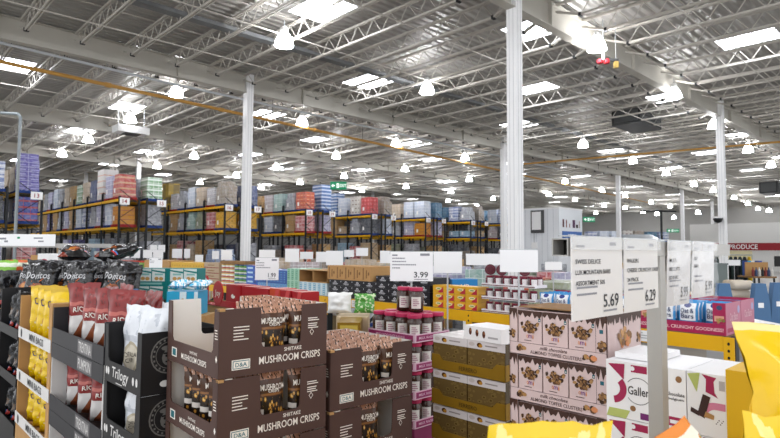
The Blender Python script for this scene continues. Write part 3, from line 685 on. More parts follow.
bk = UVM('crisp_bag_back', '#4b3020', [('noise', .6, 1, 12, .5, '#b58c68')], .35, .25)
def crisp_bag():
    m = bag_mb(.148, .27, .068, bm, 3, .006, back=bkk, top=.035, lean=.004)
    bag_text(m, 'MUSHROOM', .5, .75, .024, .118, cream, .262, .145); bag_text(m, 'CRISPS', .5, .69, .013, .055, cream, .262, .145)
    o = m.build('crisp_bag', smooth=True); o['category'] = 'bag'; return o
BAGC = Kind(crisp_bag)
rzm = math.radians(-3)
def loc2w(o, rz, x, y, z): c, s_ = math.cos(rz), math.sin(rz); return (o[0]+c*x-s_*y, o[1]+s_*x+c*y, o[2]+z)
MC = Vector((1.068, 2.08, 0))
NAMES = ['top', 'second', 'third', 'fourth', 'lowest']
ztop = 1.192
def fill(o, rz, rows, desc, front_only=False):
    for i, cols in enumerate(rows):
        for c in cols:
            x = .095+c*.16; y = .055+i*.09
            BAGC(loc2w(o, rz, x, y, .008), rz+rnd.uniform(-.04, .04), 'mushroom crisps bag, %s case, %s row back, %s from open side' % (desc, ORD[i], ORD[c]), 'mushroom crisps bags')
for k in range(4):
    o = (MC.x, MC.y, ztop-k*(MH+.0055)); CASE(o, rzm, 'brown mushroom crisps display case, %s of the taller stack' % NAMES[k])
    if k == 0: fill(o, rzm, [(1, 2), (1, 2), (1, 2), (2,), (2,), (2,)], 'half empty uppermost')
    elif k == 1: fill(o, rzm, [(0, 1, 2), (0, 1), (0,), (0,), (0,)], 'second highest')
    elif k == 2: fill(o, rzm, [(0, 1, 2), (0,)], 'third highest')
MC2 = Vector((1.600, 2.055, 0)); z2 = .972
for k in range(3):
    o = (MC2.x, MC2.y, z2-k*(MH+.0055)); CASE(o, rzm, 'brown mushroom crisps display case, %s of the shorter stack beside it' % NAMES[k])
    if k == 0: fill(o, rzm, [(0, 1, 2)]*6, 'full right hand')
    elif k == 1: fill(o, rzm, [(1,)], 'dark nearly empty right hand')
def pallet(x, y, w, d, zt, label, rz=0, mat=pal_wood, name='pallet'):
    """Wooden pallet, raised on further cartons up to zt."""
    t = tag(empty(name, (x, y, 0), rz), label, 'pallet'); m = MB()
    for i in range(5): yy = (d-.12)*i/4; m.box(0, yy, .11, w, yy+.12, .14, mat)
    m.build('top_boards', t)
    for i in range(3): xx = (w-.1)*i/2; MB().box(xx, 0, 0, xx+.1, d, .11, mat).build('bearer', t)
    return t
def plinth(x, y, w, d, zt, mat, label, rz=0, name='carton_stack'):
    t = tag(empty(name, (x, y, 0), rz), label, 'carton'); pm = MB()
    n = max(1, round((zt-.14)/.28)); h = (zt-.14)/n
    MB().box(0, 0, 0, w, d, .138, pal_wood).build('pallet', t)
    for i in range(n): MB().box(0, 0, .14+i*h, w, d, .14+(i+1)*h-.003, mat).build('carton', t)
    return t
plinth(MC.x+.01, MC.y+.0, MW, MD, ztop-3*(MH+.0055)-.002, brown, 'brown cartons under the taller mushroom crisps stack', rzm)
plinth(MC2.x, MC2.y, MW, MD, z2-2*(MH+.0055)-.002, brown, 'brown cartons under the shorter mushroom crisps stack', rzm)
# ---- jars of chocolate raisins
lidm = M('jar_lid', '#b52c55', .4); pinkm = M('tray_magenta', '#8e2a5c', .5); pinkl = M('tray_pale', '#d9b3c4', .5)
choc = UVM('jar_choc', '#38211a', [('spots', 0, 1, 26, .28, '#5a3a2c'), ('spots', 0, 1, 41, .2, '#1d0f0b')], .15, .2, coat=.6)
lab = M('jar_label', '#d9d2cd', .5)
def jar():
    t = empty('sweet_jar'); t['category'] = 'jar'
    MB().lathe([(.045, 0), (.055, .008), (.057, .05), (.057, .125), (.052, .143), (.046, .152), (.046, .156)], choc, 16).build('jar_body', t, smooth=True)
    MB().lathe([(.051, .1565), (.053, .16), (.053, .178), (.05, .183)], lidm, 18).build('lid', t)
    m = MB()
    for i in range(-4, 4):
        a0, a1 = -PI*3/4+i*.16, -PI*3/4+(i+1)*.16
        m.add([(.0585*math.cos(a), .0585*math.sin(a), z) for a, z in ((a0, .03), (a1, .03), (a1, .115), (a0, .115))], [(0, 1, 2, 3)], lab)
    for i in range(4):
        a0, a1 = -PI*3/4-.4, -PI*3/4+rnd.uniform(.1, .45)
        for q in range(3):
            b0, b1 = a0+(a1-a0)*q/3, a0+(a1-a0)*(q+1)/3
            m.add([(.0592*math.cos(a), .0592*math.sin(a), z) for a, z in ((b0, .05+i*.014), (b1, .05+i*.014), (b1, .055+i*.014), (b0, .055+i*.014))], [(0, 1, 2, 3)], pinkm)
    m.build('label', t)
    return t
JAR = Kind(jar)
JW, JD, JT = .49, .37, .198   # along Y, along X, tier pitch
jo = Vector((2.9, 2.765, 0)); zj = 1.055
def jar_tray():
    t = empty('jar_tray'); t['category'] = 'tray'
    m = MB().box(0, 0, 0, JW, JD, .006, pinkl)
    m.build('base', t)
    for nm, a in (('front_lip', (0, -.004, 0, JW, 0, .058)), ('back_lip', (0, JD, 0, JW, JD+.004, .058)), ('side_lip', (-.004, 0, 0, 0, JD, .058)), ('side_lip', (JW, 0, 0, JW+.004, JD, .058))):
        m = MB().box(*a, pinkl)
        if nm == 'front_lip':
            f = front(-.004); m.rect(f, .012, .008, JW-.012, .05, pinkm); m.text(f, 'MILK CHOCOLATE RAISINS', JW*.5, .029, .016, pinkl, w=.3, off=.002)
        if a[0] > .2: f = rside(JW+.004); m.rect(f, .012, .008, JD-.012, .05, pinkm); m.text(f, 'MILK RAISINS', JD*.35, .03, .018, pinkl, w=.18, off=.002)
        m.build(nm, t)
    return t
JTRAY = Kind(jar_tray)
for k in range(4):
    z = zj-k*JT; JTRAY((jo.x, jo.y+JW, z), RZL, 'magenta tray of chocolate raisin jars, %s tray of the stack' % NAMES[k])
    for i in range(4):
        for q in range(3):
            if k and i < 3 and q: continue
            x, y = jo.x+.065+q*.12, jo.y+JW-.062-i*.1215
            JAR((x, y, z+.007), 0, 'jar of chocolate raisins, pink lid, %s tray, %s along, %s row back' % (NAMES[k], ORD[i], ORD[q]), 'chocolate raisin jars')
for i in range(2): JAR((jo.x+.185, jo.y+.35-.125*i-.06, zj+.007+.1835), 0, 'jar of chocolate raisins on top of the other jars, %s of the two' % ('left', 'right')[i], 'chocolate raisin jars')
plinth(jo.x, jo.y+JW, JW, JD, zj-3*JT-.002, M('magenta_carton', '#7d2a52', .55), 'magenta cartons under the raisin jar trays', RZL)
# ---- gold boxes of chocolates
gold = M('tray_gold', '#94701c', .4, .15, var=.1, vscale=9); goldt = M('gold_print', '#4a340c', .5)
clear = UVM('choc_box', '#6b5631', [('spots', .0, .8, 7, .42, '#7a6438'), ('spots', .0, .8, 7, .22, '#54401f'), ('band', .76, 1, '#d9d2d2'), ('ell', .33, .88, .07, .07, '#5b3a1d'), ('ell', .36, .86, .05, .05, '#b9832f'), ('rect', .48, .8, .86, .9, '#9c9290'), ('ell', .12, .89, .08, .06, '#c4b8b4'), ('rect', 0, .012, 0, .76, '#3b2c16'), ('rect', .988, 1, 0, .76, '#3b2c16')], .18, .0, coat=.5)
clears = M('choc_box_side', '#4d3d24', .25, coat=.4)
FW, FDP, FT = .515, .30, .2
def gold_box():
    o = MB().box(0, 0, 0, .252, .085, .186, clears, front=clear, top=M('choc_box_top', '#cfc9c6', .3), back=clears, unit=1).build('chocolate_box'); o['category'] = 'box'; return o
GBOX = Kind(gold_box)
def gold_tray():
    t = empty('chocolate_tray'); t['category'] = 'tray'
    pts = [(0, 0), (FW, 0), (FW, .085), (FW-.055, .085), (FW-.085, .055), (.085, .055), (.055, .085), (0, .085)]
    m = MB().slab(front(), pts, .004, gold); m.text(front(), 'FERRERO', FW*.52, .027, .022, goldt, w=.125); m.build('front_lip', t)
    MB().slab(rside(FW), [(0, 0), (FDP, 0), (FDP, .085), (0, .085)], .004, gold).build('side_lip', t)
    MB().slab(lside(0), [(-FDP, 0), (0, 0), (0, .085), (-FDP, .085)], .004, gold).build('side_lip', t)
    MB().box(.004, .004, 0, FW-.004, FDP, .005, gold).build('base', t)
    return t
GTRAY = Kind(gold_tray)
go = Vector((2.505, 1.735, 0)); zg = 1.018
for k in range(4):
    z = zg-k*FT; GTRAY((go.x, go.y+FW, z), RZL, 'gold tray of clear chocolate boxes, %s tray of the stack' % NAMES[k])
    for i in range(2):
        for q in range(3):
            if k and q and i == 0: continue
            GBOX((go.x+.008+q*.09, go.y+FW-.005-i*.2535, z+.007), RZL, 'clear gold chocolate box, %s tray, %s side, %s row back' % (NAMES[k], ('jar', 'pink box')[i], ORD[q]), 'clear chocolate boxes')
plinth(go.x, go.y+FW, FW, FDP, zg-3*FT-.002, gold, 'gold cartons under the clear chocolate boxes', RZL)
wb = M('white_box', '#efecec', .4)
m = MB().box(0, 0, 0, .27, .19, .075, wb); f = front()
for i, x in enumerate((.05, .10, .15)): m.disc(f, x, .045-.004*i, .011, .02, M('shell_brown', '#5a2f22', .3), .001, 10, 0).disc(f, x+.004, .052-.004*i, .006, .008, M('shell_tan', '#a5704a', .3), .0015, 8)
m.rect(f, .18, .02, .25, .03, M('grey_print', '#b3adae', .5))
o = m.build('shell_chocolate_box', None, (go.x+.02, go.y+.29, zg+.194), RZL-.1); tag(o, 'white box with brown seashell chocolates lying on the clear boxes', 'box')
# ---- toffee clusters
tp = M('toffee_pink', '#d7c0bf', .5, var=.03, vscale=8); drip = M('toffee_drip', '#43291f', .4); tin = M('toffee_text', '#4a3030', .5); outl = M('toffee_line', '#5a4342', .5)
nut = [M('nut1', '#5d3d26', .45), M('nut2', '#8a633c', .45), M('nut3', '#3e2718', .45), M('nut4', '#b08552', .45)]
orn = M('print_orange', '#d58a5a', .5); vio = M('print_violet', '#7a3d86', .5); azure = M('print_azure', '#22606f', .5)
TW, TD, TT = .445, .315, .197
def drips(m, fr, u0, u1, v1, depth, seed, mat, off=.001):
    q = random.Random(seed); n = max(5, int((u1-u0)/.011)); pts = []
    for i in range(n+1):
        u = u0+(u1-u0)*i/n; a = depth*(.35+.2*math.sin(i*1.3+seed)) if i % 2 == 0 else depth*q.uniform(.5, 1.)
        pts.append((u, v1-a))
    for a, c in zip(pts, pts[1:]): m.poly(fr, [(a[0], a[1]), (c[0], c[1]), (c[0], v1), (a[0], v1)], mat, off)
def toffee_box():
    w, h = .118, .142
    m = MB().box(0, 0, 0, w, .15, h, tp); f = front()
    m.rect(f, 0, 0, .0015, h, outl).rect(f, w-.0015, 0, w, h, outl).rect(f, 0, 0, w, .0015, outl)
    drips(m, f, 0, w, h, .04, 3, drip)
    m.blobs(f, .055, .068, .035, .018, nut, 26, .0085, 5); m.blobs(f, .055, .085, .02, .012, nut, 14, .008, 6, .0045); m.blobs(f, .018, .083, .006, .006, nut, 3, .009, 7); m.blobs(f, .095, .082, .01, .006, nut, 4, .009, 8)
    m.text(f, 'm', .06, .032, .014, vio, w=.018).text(f, 'o', .046, .032, .014, orn, w=.01).text(f, 'i', .074, .032, .017, orn, w=.006)
    m.lines(f, .03, .016, .055, 1, .01, .003, outl); m.rect(f, .1, .098, .111, .112, azure); m.rect(f, .103, .102, .109, .106, cream, .0015)
    o = m.build('toffee_box'); o['category'] = 'box'; return o
TBOX = Kind(toffee_box)
def toffee_tray():
    t = empty('toffee_tray'); t['category'] = 'tray'; f = front(); h = TT-.002
    m = MB().slab(f, [(0, 0), (TW, 0), (TW, h), (TW-.045, h), (TW-.045, .05), (.04, .05), (.04, h), (0, h)], .004, tp)
    m.rect(f, 0, .049, TW, .0505, outl).rect(f, TW-.0462, .05, TW-.045, h, outl)
    drips(m, f, 0, .04, h, .055, 1, drip); drips(m, f, TW-.045, TW, h, .055, 2, drip)
    m.blobs(f, .058, .024, .018, .010, nut, 9, .011, 11); m.blobs(f, TW-.075, .024, .025, .010, nut+[orn], 10, .012, 12); m.blobs(f, .016, .085, .012, .016, nut, 16, .008, 13); m.blobs(f, TW-.02, .075, .018, .02, nut, 18, .009, 14)
    m.text(f, 'milk chocolate', .215, .036, .014, tin, w=.125, slant=.3); m.text(f, 'ALMOND TOFFEE CLUSTERS', .222, .015, .014, tin, w=.235)
    m.rect(f, TW-.03, .125, TW-.015, .14, azure)
    m.build('front_panel', t)
    m = MB().slab(rside(TW), [(0, 0), (TD, 0), (TD, h), (0, h)], .004, tp); f = rside(TW)
    drips(m, f, 0, TD, h, .06, 4, drip); m.blobs(f, .15, .10, .06, .035, [orn, nut[1], nut[3], M('biscuit', '#c9996a', .5)], 22, .016, 15); m.ring(f, .15, .075, .08, .083, nut[0], .002, 12, PI*1.1, PI*1.9)
    m.blobs(f, TD-.03, .09, .02, .02, nut, 8, .012, 16); m.lines(f, .1, .035, .1, 1, .01, .006, vio)
    m.build('side_panel', t)
    MB().slab(lside(0), [(-TD, 0), (0, 0), (0, h), (-TD, h)], .004, tp).build('side_panel', t)
    MB().slab(Frame((TW, TD, 0), (-1, 0, 0), (0, 0, 1)), [(0, 0), (TW, 0), (TW, h), (0, h)], .004, tp).build('back_panel', t)
    MB().box(.004, .004, 0, TW-.004, TD-.004, .004, tp).build('base', t)
    return t
TTRAY = Kind(toffee_tray)
to = Vector((2.128, 1.005, 0)); zt_ = 1.258
for k in range(5):
    z = zt_-k*TT; TTRAY((to.x, to.y+TW, z), RZL, 'pink toffee clusters tray with chocolate drips, %s tray of the stack' % NAMES[k])
    for i in range(3):
        for q in range(2 if k == 0 else 1):
            TBOX((to.x+.006+q*.152, to.y+TW-.041-i*.1195, z+.046 if q == 0 else z+.046), RZL, 'pink toffee clusters box, %s tray, %s from the gold boxes, %s row' % (NAMES[k], ORD[i], ('front', 'back')[q]), 'toffee cluster boxes')
plinth(to.x, to.y+TW, TW, TD, zt_-4*TT-.002, tp, 'pale pink cartons at the foot of the toffee clusters stack', RZL)
m = MB().box(.03, .03, 0, TW-.02, TD-.03, .004, kraft2)
o = m.build('cardboard_cover', None, (to.x, to.y+TW, zt_+TT+.001), RZL); tag(o, 'flat brown cardboard sheet lying on top of the toffee boxes', 'cardboard')
# ---- white chocolate gift boxes
gw = M('gift_white', '#ecebed', .4); crim = M('crimson', '#9f1f4c', .5); rose = M('rose', '#cf7f9c', .5); lime = M('lime_print', '#b3bd6a', .5); cho = M('choc_print', '#3b231d', .4); gtx = M('dark_text', '#3a3536', .5); plum = M('plum', '#6f2468', .5)
GW, GH = .27, .20
def gift_a(w=GW):
    m = MB().box(0, 0, 0, w, .30, GH-.002, gw); f = front()
    m.ring(f, .022, .10, .028, .052, crim, .001, 12, -PI*.45, PI*.25); m.poly(f, [(.008, .185), (.068, .19), (.064, .135)], crim, .0015)
    m.text(f, 'Galler', .115, .102, .03, gtx, w=.074); m.ring(f, .115, .102, .044, .046, gtx, .001, 14, PI*.2, PI*.8); m.ring(f, .115, .102, .044, .046, gtx, .001, 14, PI*1.2, PI*1.8)
    m.rect(f, .09, .165, .145, .19, crim).disc(f, .095, .178, .008, .008, gw, .0015).poly(f, [(.0, .0), (.07, .0), (.085, .03), (.01, .03)], lime); m.disc(f, .095, .04, .01, .01, nut[1]); m.rect(f, .12, .008, .165, .03, plum)
    m.disc(f, w-.022, .165, .010, .011, nut[1]); m.text(f, 'chocolate', w-.002-.03, .115, .012, gtx, w=.055).text(f, 'belgium', w-.002-.03, .098, .012, gtx, w=.05)
    m.rect(f, w-.06, .01, w-.008, .04, crim).rect(f, w-.052, .018, w-.02, .03, gw, .0015)
    o = m.build('gift_chocolate_box'); o['category'] = 'box'; return o
def gift_b(w=.115):
    m = MB().box(0, 0, 0, w, .30, GH-.002, gw); f = front()
    m.poly(f, [(.002, .19), (.04, .198), (.03, .135)], lime)
    m.poly(f, [(.045, .195), (.088, .188), (.08, .175), (.082, .14), (.092, .125), (.056, .14), (.058, .18)], crim)
    m.ring(f, .085, .06, .028, .05, rose, .001, 12, PI*.5, PI*1.0).rect(f, .085, .088, .112, .11, rose)
    m.poly(f, [(.03, .065), (.052, .055), (.07, .125), (.048, .132)], cho, .002).poly(f, [(.01, .07), (.035, .06), (.036, .075), (.012, .085)], cho, .0025).poly(f, [(.05, .06), (.078, .056), (.08, .07), (.055, .078)], nut[3], .0025)
    m.rect(f, .095, .15, .112, .18, M('grey_print', '#b3adae'), .001)
    for i in range(6): m.disc(f, .085+.004*i, .045+.006*(i % 3), .002, .002, cho, .001, 6)
    o = m.build('gift_chocolate_box'); o['category'] = 'box'; return o
GA, GB_ = Kind(gift_a), Kind(gift_b)
gx, gy = 2.005, .952
for k in range(4):
    z = 1.115-k*GH
    GA((gx, gy, z), RZL, 'white gift chocolate box with round dark lettering, %s layer' % NAMES[k])
    GB_((gx, gy-GW-.003, z), RZL, 'white gift chocolate box with rose shapes and chocolate sticks, %s layer' % NAMES[k])
for i in range(1):
    o = MB().box(0, 0, 0, .15, .22, .02, gw).build('flat_white_box', None, (gx+.05, gy-.01-.18*i, 1.315), RZL); tag(o, 'flat white packet lying on top of the gift chocolate boxes', 'box')
plinth(gx, gy, .39, .30, 1.115-3*GH-.002, gw, 'plain white cartons below the gift chocolate boxes', RZL)
o = MB().box(0, 0, 0, .15, .30, 1.34, M('yellow_carton', '#d8aa12', .5)).build('yellow_carton', None, (gx-.03, gy-.39-.006, 0.0), RZL); tag(o, 'plain yellow carton standing between the gift boxes and yellow bags', 'carton')
# ------------------------------------------------------------------ yellow shelf rack across the hall
SX, SZ = 4.62, 1.095
PY = [1.27, 3.63, 6.03, 8.43, 10.83, 13.23, 15.63]
t = tag(empty('shelf_rack', (SX, 0, 0)), 'long low yellow and black shelf rack carrying the boxed goods', 'shelf rack')
postm = MB
for i, y in enumerate(PY):
    m = MB()
    for x in (.03, 1.07): m.box(x-.03, y-.04, 0, x+.05, y+.04, SZ-.002, black)
    m.bar((.05, y, .2), (1.07, y, .9), .03, .03, black); m.build('upright_frame', t)
    m = MB().box(-.02, y-.035, SZ-.24, -.002, y+.035, SZ-.004, yellow); f = lside(-.0205, 0, 0)
    for k in range(4): m.disc(f, -y, SZ-.2+.05*k, .009, .012, blk, .001, 8)
    m.build('beam_connector', t)
for a, c in zip(PY, PY[1:]):
    MB().box(-.018, a+.037, SZ-.11, .03, c-.037, SZ-.003, yellow).build('beam', t); MB().box(1.07, a+.04, SZ-.11, 1.11, c-.04, SZ-.003, yellow).build('beam', t)
    MB().box(.0, a, SZ-.02, 1.1, c, SZ-.001, M('shelf_board', '#7c6a4a', .7)).build('shelf_board', t)
    MB().box(.06, a+.06, .12, 1.06, c-.06, .15, M('shelf_board')).build('shelf_board', t)
def shelf_things(y0, n, w, rows, h, make, label, group, x=SX+.02, z=SZ+.001, gap=.003, back=0):
    """n across from y0 towards us (image left to right), rows high."""
    K = Kind(make)
    for r_ in range(rows):
        for i in range(n): K((x, y0-i*(w+gap), z+r_*(h+.0015)), RZL, label % {'c': ORD[i], 'r': (['top', 'middle', 'bottom', 'lowest'][-rows:] if rows > 3 else [['only'], ['upper', 'lower'], ['top', 'middle', 'bottom']][rows-1])[::-1][r_] if rows <= 3 else ORD[r_]}, group)
def carton(w, d, h, body, name='carton', cat='carton', deco=None):
    def mk():
        m = MB().box(0, 0, 0, w, d, h, body)
        if deco: deco(m, front(), w, h)
        o = m.build(name); o['category'] = cat; return o
    return mk
# black boxes with white arch
bb = M('black_carton', '#16171f', .4); bw = M('arch_white', '#d2d3da', .5)
def deco_black(m, f, w, h):
    m.ring(f, w*.55, h*.45, h*.26, h*.36, bw, .001, 9, 0, PI); m.ring(f, w*.55, h*.45, h*.08, h*.16, bw, .001, 7, 0, PI); m.rect(f, w*.32, h*.28, w*.80, h*.38, bw); m.rect(f, w*.36, h*.14, w*.76, h*.18, bw); m.rect(f, w*.06, h*.6, w*.1, h*.85, bw)
shelf_things(5.995, 8, .222, 3, .074, carton(.222, .33, .074, bb, 'snack_carton', 'carton', deco_black), 'black carton with white arch logo, %(r)s row, %(c)s along from the brown cartons', 'black arch cartons')
shelf_things(5.12, 4, .222, 1, .074, carton(.222, .33, .074, bb, 'snack_carton', 'carton', deco_black), 'black arch logo carton lying on top of the others, %(c)s along behind the price card', 'black arch cartons on top', z=SZ+.2285, x=SX+.06)
def deco_kraft(m, f, w, h): m.rect(f, w*.15, h*.1, w*.3, h*.9, kraft2).rect(f, w*.5, h*.2, w*.62, h*.75, M('kraft_print', '#7c5a34', .7)).disc(f, w*.8, h*.5, .015, .02, M('kraft_print'))
shelf_things(6.02, 5, .168, 1, .18, carton(.168, .5, .18, kraft, 'brown_carton', 'carton', deco_kraft), 'plain brown carton standing on the black arch cartons, %(c)s from the open cartons', 'brown cartons on black ones', z=SZ+.2285, x=SX+.01)
# open cartons over blue can trays
canb = M('can_blue', '#5e9fc0', .35); canw = M('can_white', '#c8dbe2', .35); cang = M('can_green', '#3f8f68', .35); cangw = M('can_mint', '#9fcab2', .35); cand = M('can_navy', '#2b5ba6', .35)
def deco_cans(a, c, n):
    def d_(m, f, w, h):
        for i in range(n):
            u = w*(i+.12)/n; m.rect(f, u, h*.06, u+w*.5/n, h*.94, a)
            for k in range(5): m.rect(f, u+w*.06/n, h*(.12+.17*k), u+w*.42/n, h*(.2+.17*k), c, .0016)
    return d_
shelf_things(6.685, 2, .318, 1, .165, carton(.318, .4, .165, canw, 'can_pack', 'can pack', deco_cans(canb, canw, 3)), 'light blue can pack under the open brown cartons, %(c)s from the green packs', 'light blue can packs')
def open_carton():
    t = empty('open_carton'); t['category'] = 'carton'; w, d, h = .318, .38, .165
    MB().box(0, 0, 0, w, d, .006, kraft).box(0, 0, h-.004, w, d, h, kraft).box(0, 0, .006, .005, d, h-.004, kraft).box(w-.005, 0, .006, w, d, h-.004, kraft).box(.005, d-.005, .006, w-.005, d, h-.004, kraft).build('carton_shell', t)
    m = MB()
    m.lathe([(.03, .0065), (.033, .012), (.033, .085), (.03, .092)], canw, 12, c=(w*.72, .12)); m.rect(front(.086), w*.72-.02, .02, w*.72+.02, .08, canb); m.build('drink_can', t)
    MB().lathe([(.03, .0065), (.033, .012), (.033, .085), (.03, .092)], canb, 12, c=(w*.45, .2)).build('drink_can', t)
    return t
OC = Kind(open_carton)
for i in range(2): OC((SX+.02, 6.685-.321*i, SZ+.168), RZL, 'open brown carton with cans left inside, %s from the green packs' % ORD[i], 'open brown cartons')
shelf_things(6.995, 1, .3, 2, .17, carton(.3, .4, .17, cangw, 'can_pack', 'can pack', deco_cans(cang, cangw, 3)), 'green can pack next to the open brown cartons, %(r)s one', 'green can packs')
shelf_things(7.815, 3, .268, 1, .105, carton(.268, .4, .105, M('blue_pack', '#5a9bd0', .35), 'can_pack', 'can pack', deco_cans(cand, M('pale_blue', '#b5d3e6', .4), 4)), 'blue can pack low on the shelf below the price card, %(c)s along', 'blue can packs')
shelf_things(7.815, 3, .268, 1, .2, carton(.268, .4, .2, cand, 'can_pack', 'can pack', deco_cans(M('navy_dark', '#24458a', .4), M('blue_pack'), 3)), 'dark blue can pack partly behind the price card, %(c)s along', 'dark blue can packs', z=SZ+.109)
def deco_blue(m, f, w, h): m.rect(f, w*.1, h*.3, w*.6, h*.7, M('pale_blue')); m.rect(f, w*.7, h*.2, w*.9, h*.8, M('navy_dark'))
shelf_things(8.16, 1, .33, 5, .07, carton(.33, .3, .07, M('royal_blue', '#2357b8', .35), 'flat_box', 'box', deco_blue), 'flat royal blue box, %(r)s from the shelf up, beside the green tins', 'flat blue boxes')
# tins
def tin(c1, c2, c3):
    def mk():
        o = MB().lathe([(.066, 0), (.07, .004), (.07, .02), (.0705, .022), (.0705, .05), (.07, .052), (.07, .068), (.066, .072)], c1, 14, mats=[greym, c1, c1, c2, c2, c3, greym]).build('food_tin', smooth=False); o['category'] = 'tin'; return o
    return mk
TG = Kind(tin(M('tin_white', '#e6e9df', .35), M('tin_green', '#5d9440', .35), M('tin_blue', '#44689a', .35)))
TR = Kind(tin(M('tin_red', '#c4533f', .35), M('tin_white'), M('tin_yel', '#dfae4a', .35)))
for r_ in range(5):
    for i in range(3):
        TG((SX+.1, 8.55-.15*i, SZ+.001+r_*.0735), 0, 'green and white food tin, %s column, %s from the shelf up' % (ORD[i], ORD[r_]), 'green food tins')
        if i < 2 or 1: TR((SX+.1, 9.0-.148*i, SZ+.001+r_*.0735), 0, 'red and white food tin, %s column, %s from the shelf up' % (ORD[i], ORD[r_]), 'red food tins')
shelf_things(9.06, 2, .42, 1, .05, carton(.42, .3, .05, kraft2, 'flat_carton', 'carton'), 'flat brown carton lying over the food tins, %(c)s along', 'flat cartons on tins', z=SZ+.37)
def deco_bc(m, f, w, h): m.rect(f, 0, 0, w, h*.14, M('carton_red', '#8d3a30', .6)).rect(f, w*.25, h*.45, w*.7, h*.6, kraft2)
shelf_things(9.66, 1, .56, 4, .094, carton(.56, .4, .094, M('carton_tan', '#b59f86', .7), 'flat_carton', 'carton', deco_bc), 'tan carton with red edge left of the red food tins, %(r)s from the shelf up', 'tan cartons')
# further along the shelf
def deco_yel(m, f, w, h):
    for i in range(4):
        for k in range(4): m.disc(f, w*(.15+.23*i), h*(.15+.23*k), w*.035, h*.04, M('yellow_dark', '#9c7410', .6), .001, 6)
shelf_things(11.1, 3, .47, 1, .36, carton(.47, .5, .36, M('yellow_case', '#d2a42a', .5), 'yellow_case', 'carton', deco_yel), 'mustard yellow case with punched holes, %(c)s along, behind the teal cartons', 'mustard cases')
shelf_things(12.5, 2, .66, 1, .22, carton(.66, .5, .22, M('white_red', '#e5d9d6', .5), 'white_carton', 'carton', lambda m, f, w, h: m.rect(f, 0, h*.1, w, h*.3, M('carton_red'))), 'white carton with red stripe behind the teal cartons, %(c)s along', 'white red cartons')
shelf_things(12.5, 2, .66, 1, .16, carton(.66, .5, .16, kraft, 'brown_carton', 'carton'), 'brown carton over the white and red cartons, %(c)s along', 'brown cartons far', z=SZ+.2225)
def deco_rd(m, f, w, h): m.rect(f, w*.2, h*.2, w*.4, h*.5, cream); m.rect(f, w*.6, h*.55, w*.8, h*.8, cream)
shelf_things(15.3, 6, .3, 2, .17, carton(.3, .4, .17, M('red_carton', '#b5392c', .5), 'red_carton', 'carton', deco_rd), 'red carton far along the shelf, %(r)s row, %(c)s along', 'red cartons')
shelf_things(13.4, 2, .35, 2, .15, carton(.35, .4, .15, M('green_carton', '#7cab4f', .5), 'green_carton', 'carton', deco_rd), 'bright green carton between red and white cartons, %(r)s row, %(c)s along', 'green cartons')
# yellow and red cups in sleeves
cy = M('cup_yellow', '#dda72a', .35); crd = M('cup_red', '#b5283a', .35); ccr = M('cup_cream', '#e8d6a8', .4)
def deco_cup(m, f, w, h): m.poly(f, [(w*.45, h*.02), (w*.98, h*.02), (w*.98, h*.8)], crd); m.disc(f, w*.55, h*.55, w*.28, h*.2, ccr, .0015); m.rect(f, w*.4, h*.48, w*.7, h*.6, M('tin_green'), .002)
shelf_things(4.15, 4, .148, 3, .078, carton(.148, .2, .078, cy, 'pudding_sleeve', 'box', deco_cup), 'yellow and red sleeve box, %(r)s row, %(c)s from the black cartons', 'yellow sleeve boxes')
# jam jar trays
jm = M('jam_dark', '#5e1426', .2, coat=.5); jl = M('jam_label', '#e8e4e6', .45); jlid = M('jam_lid', '#d8d6da', .35)
def jam():
    t = empty('jam_jar'); t['category'] = 'jar'
    MB().lathe([(.036, 0), (.041, .005), (.041, .07), (.034, .082)], jm, 12).build('jar_body', t, smooth=True); MB().lathe([(.036, .0825), (.036, .098)], M('jam_cap', '#7c1d35', .3), 12).build('lid', t)
    m = MB()
    for i in range(6):
        a0, a1 = -PI*3/4+(i-3)*.22, -PI*3/4+(i-2)*.22
        m.add([(.042*math.cos(a), .042*math.sin(a), z) for a, z in ((a0, .015), (a1, .015), (a1, .075), (a0, .075))], [(0, 1, 2, 3)], jl)
    a0 = -PI*3/4
    for z in (.04, .052): m.add([(.0425*math.cos(a), .0425*math.sin(a), q) for a, q in ((a0-.3, z), (a0+.3, z), (a0+.3, z+.006), (a0-.3, z+.006))], [(0, 1, 2, 3)], jm)
    m.build('label', t); return t
JAM = Kind(jam)
def jam_tray():
    t = empty('jam_tray'); t['category'] = 'tray'; w, d = .615, .21
    MB().box(0, 0, 0, w, d, .004, jl).build('base', t); MB().box(0, -.003, 0, w, 0, .028, jl).rect(front(-.003), 0, .006, w, .014, jm).build('front_lip', t)
    MB().box(-.003, 0, 0, 0, d, .028, jl).build('side_lip', t); MB().box(w, 0, 0, w+.003, d, .028, jl).build('side_lip', t)
    return t
JTR = Kind(jam_tray)
for k in range(3):
    z = SZ+.001+k*.13; JTR((SX+.03, 3.5, z), RZL, 'white tray of cherry jam jars, %s tier of three' % ('lowest', 'middle', 'top')[k])
    for i in range(6):
        for q in range(2 if k == 2 else 1): JAM((SX+.09+.095*q, 3.445-.1015*i, z+.005), 0, 'cherry jam jar with white label, %s tier, %s along, %s row' % (('lowest', 'middle', 'top')[k], ORD[i], ('front', 'back')[q]), 'cherry jam jars')
mar = M('maroon_tin', '#5b1f2c', .4)
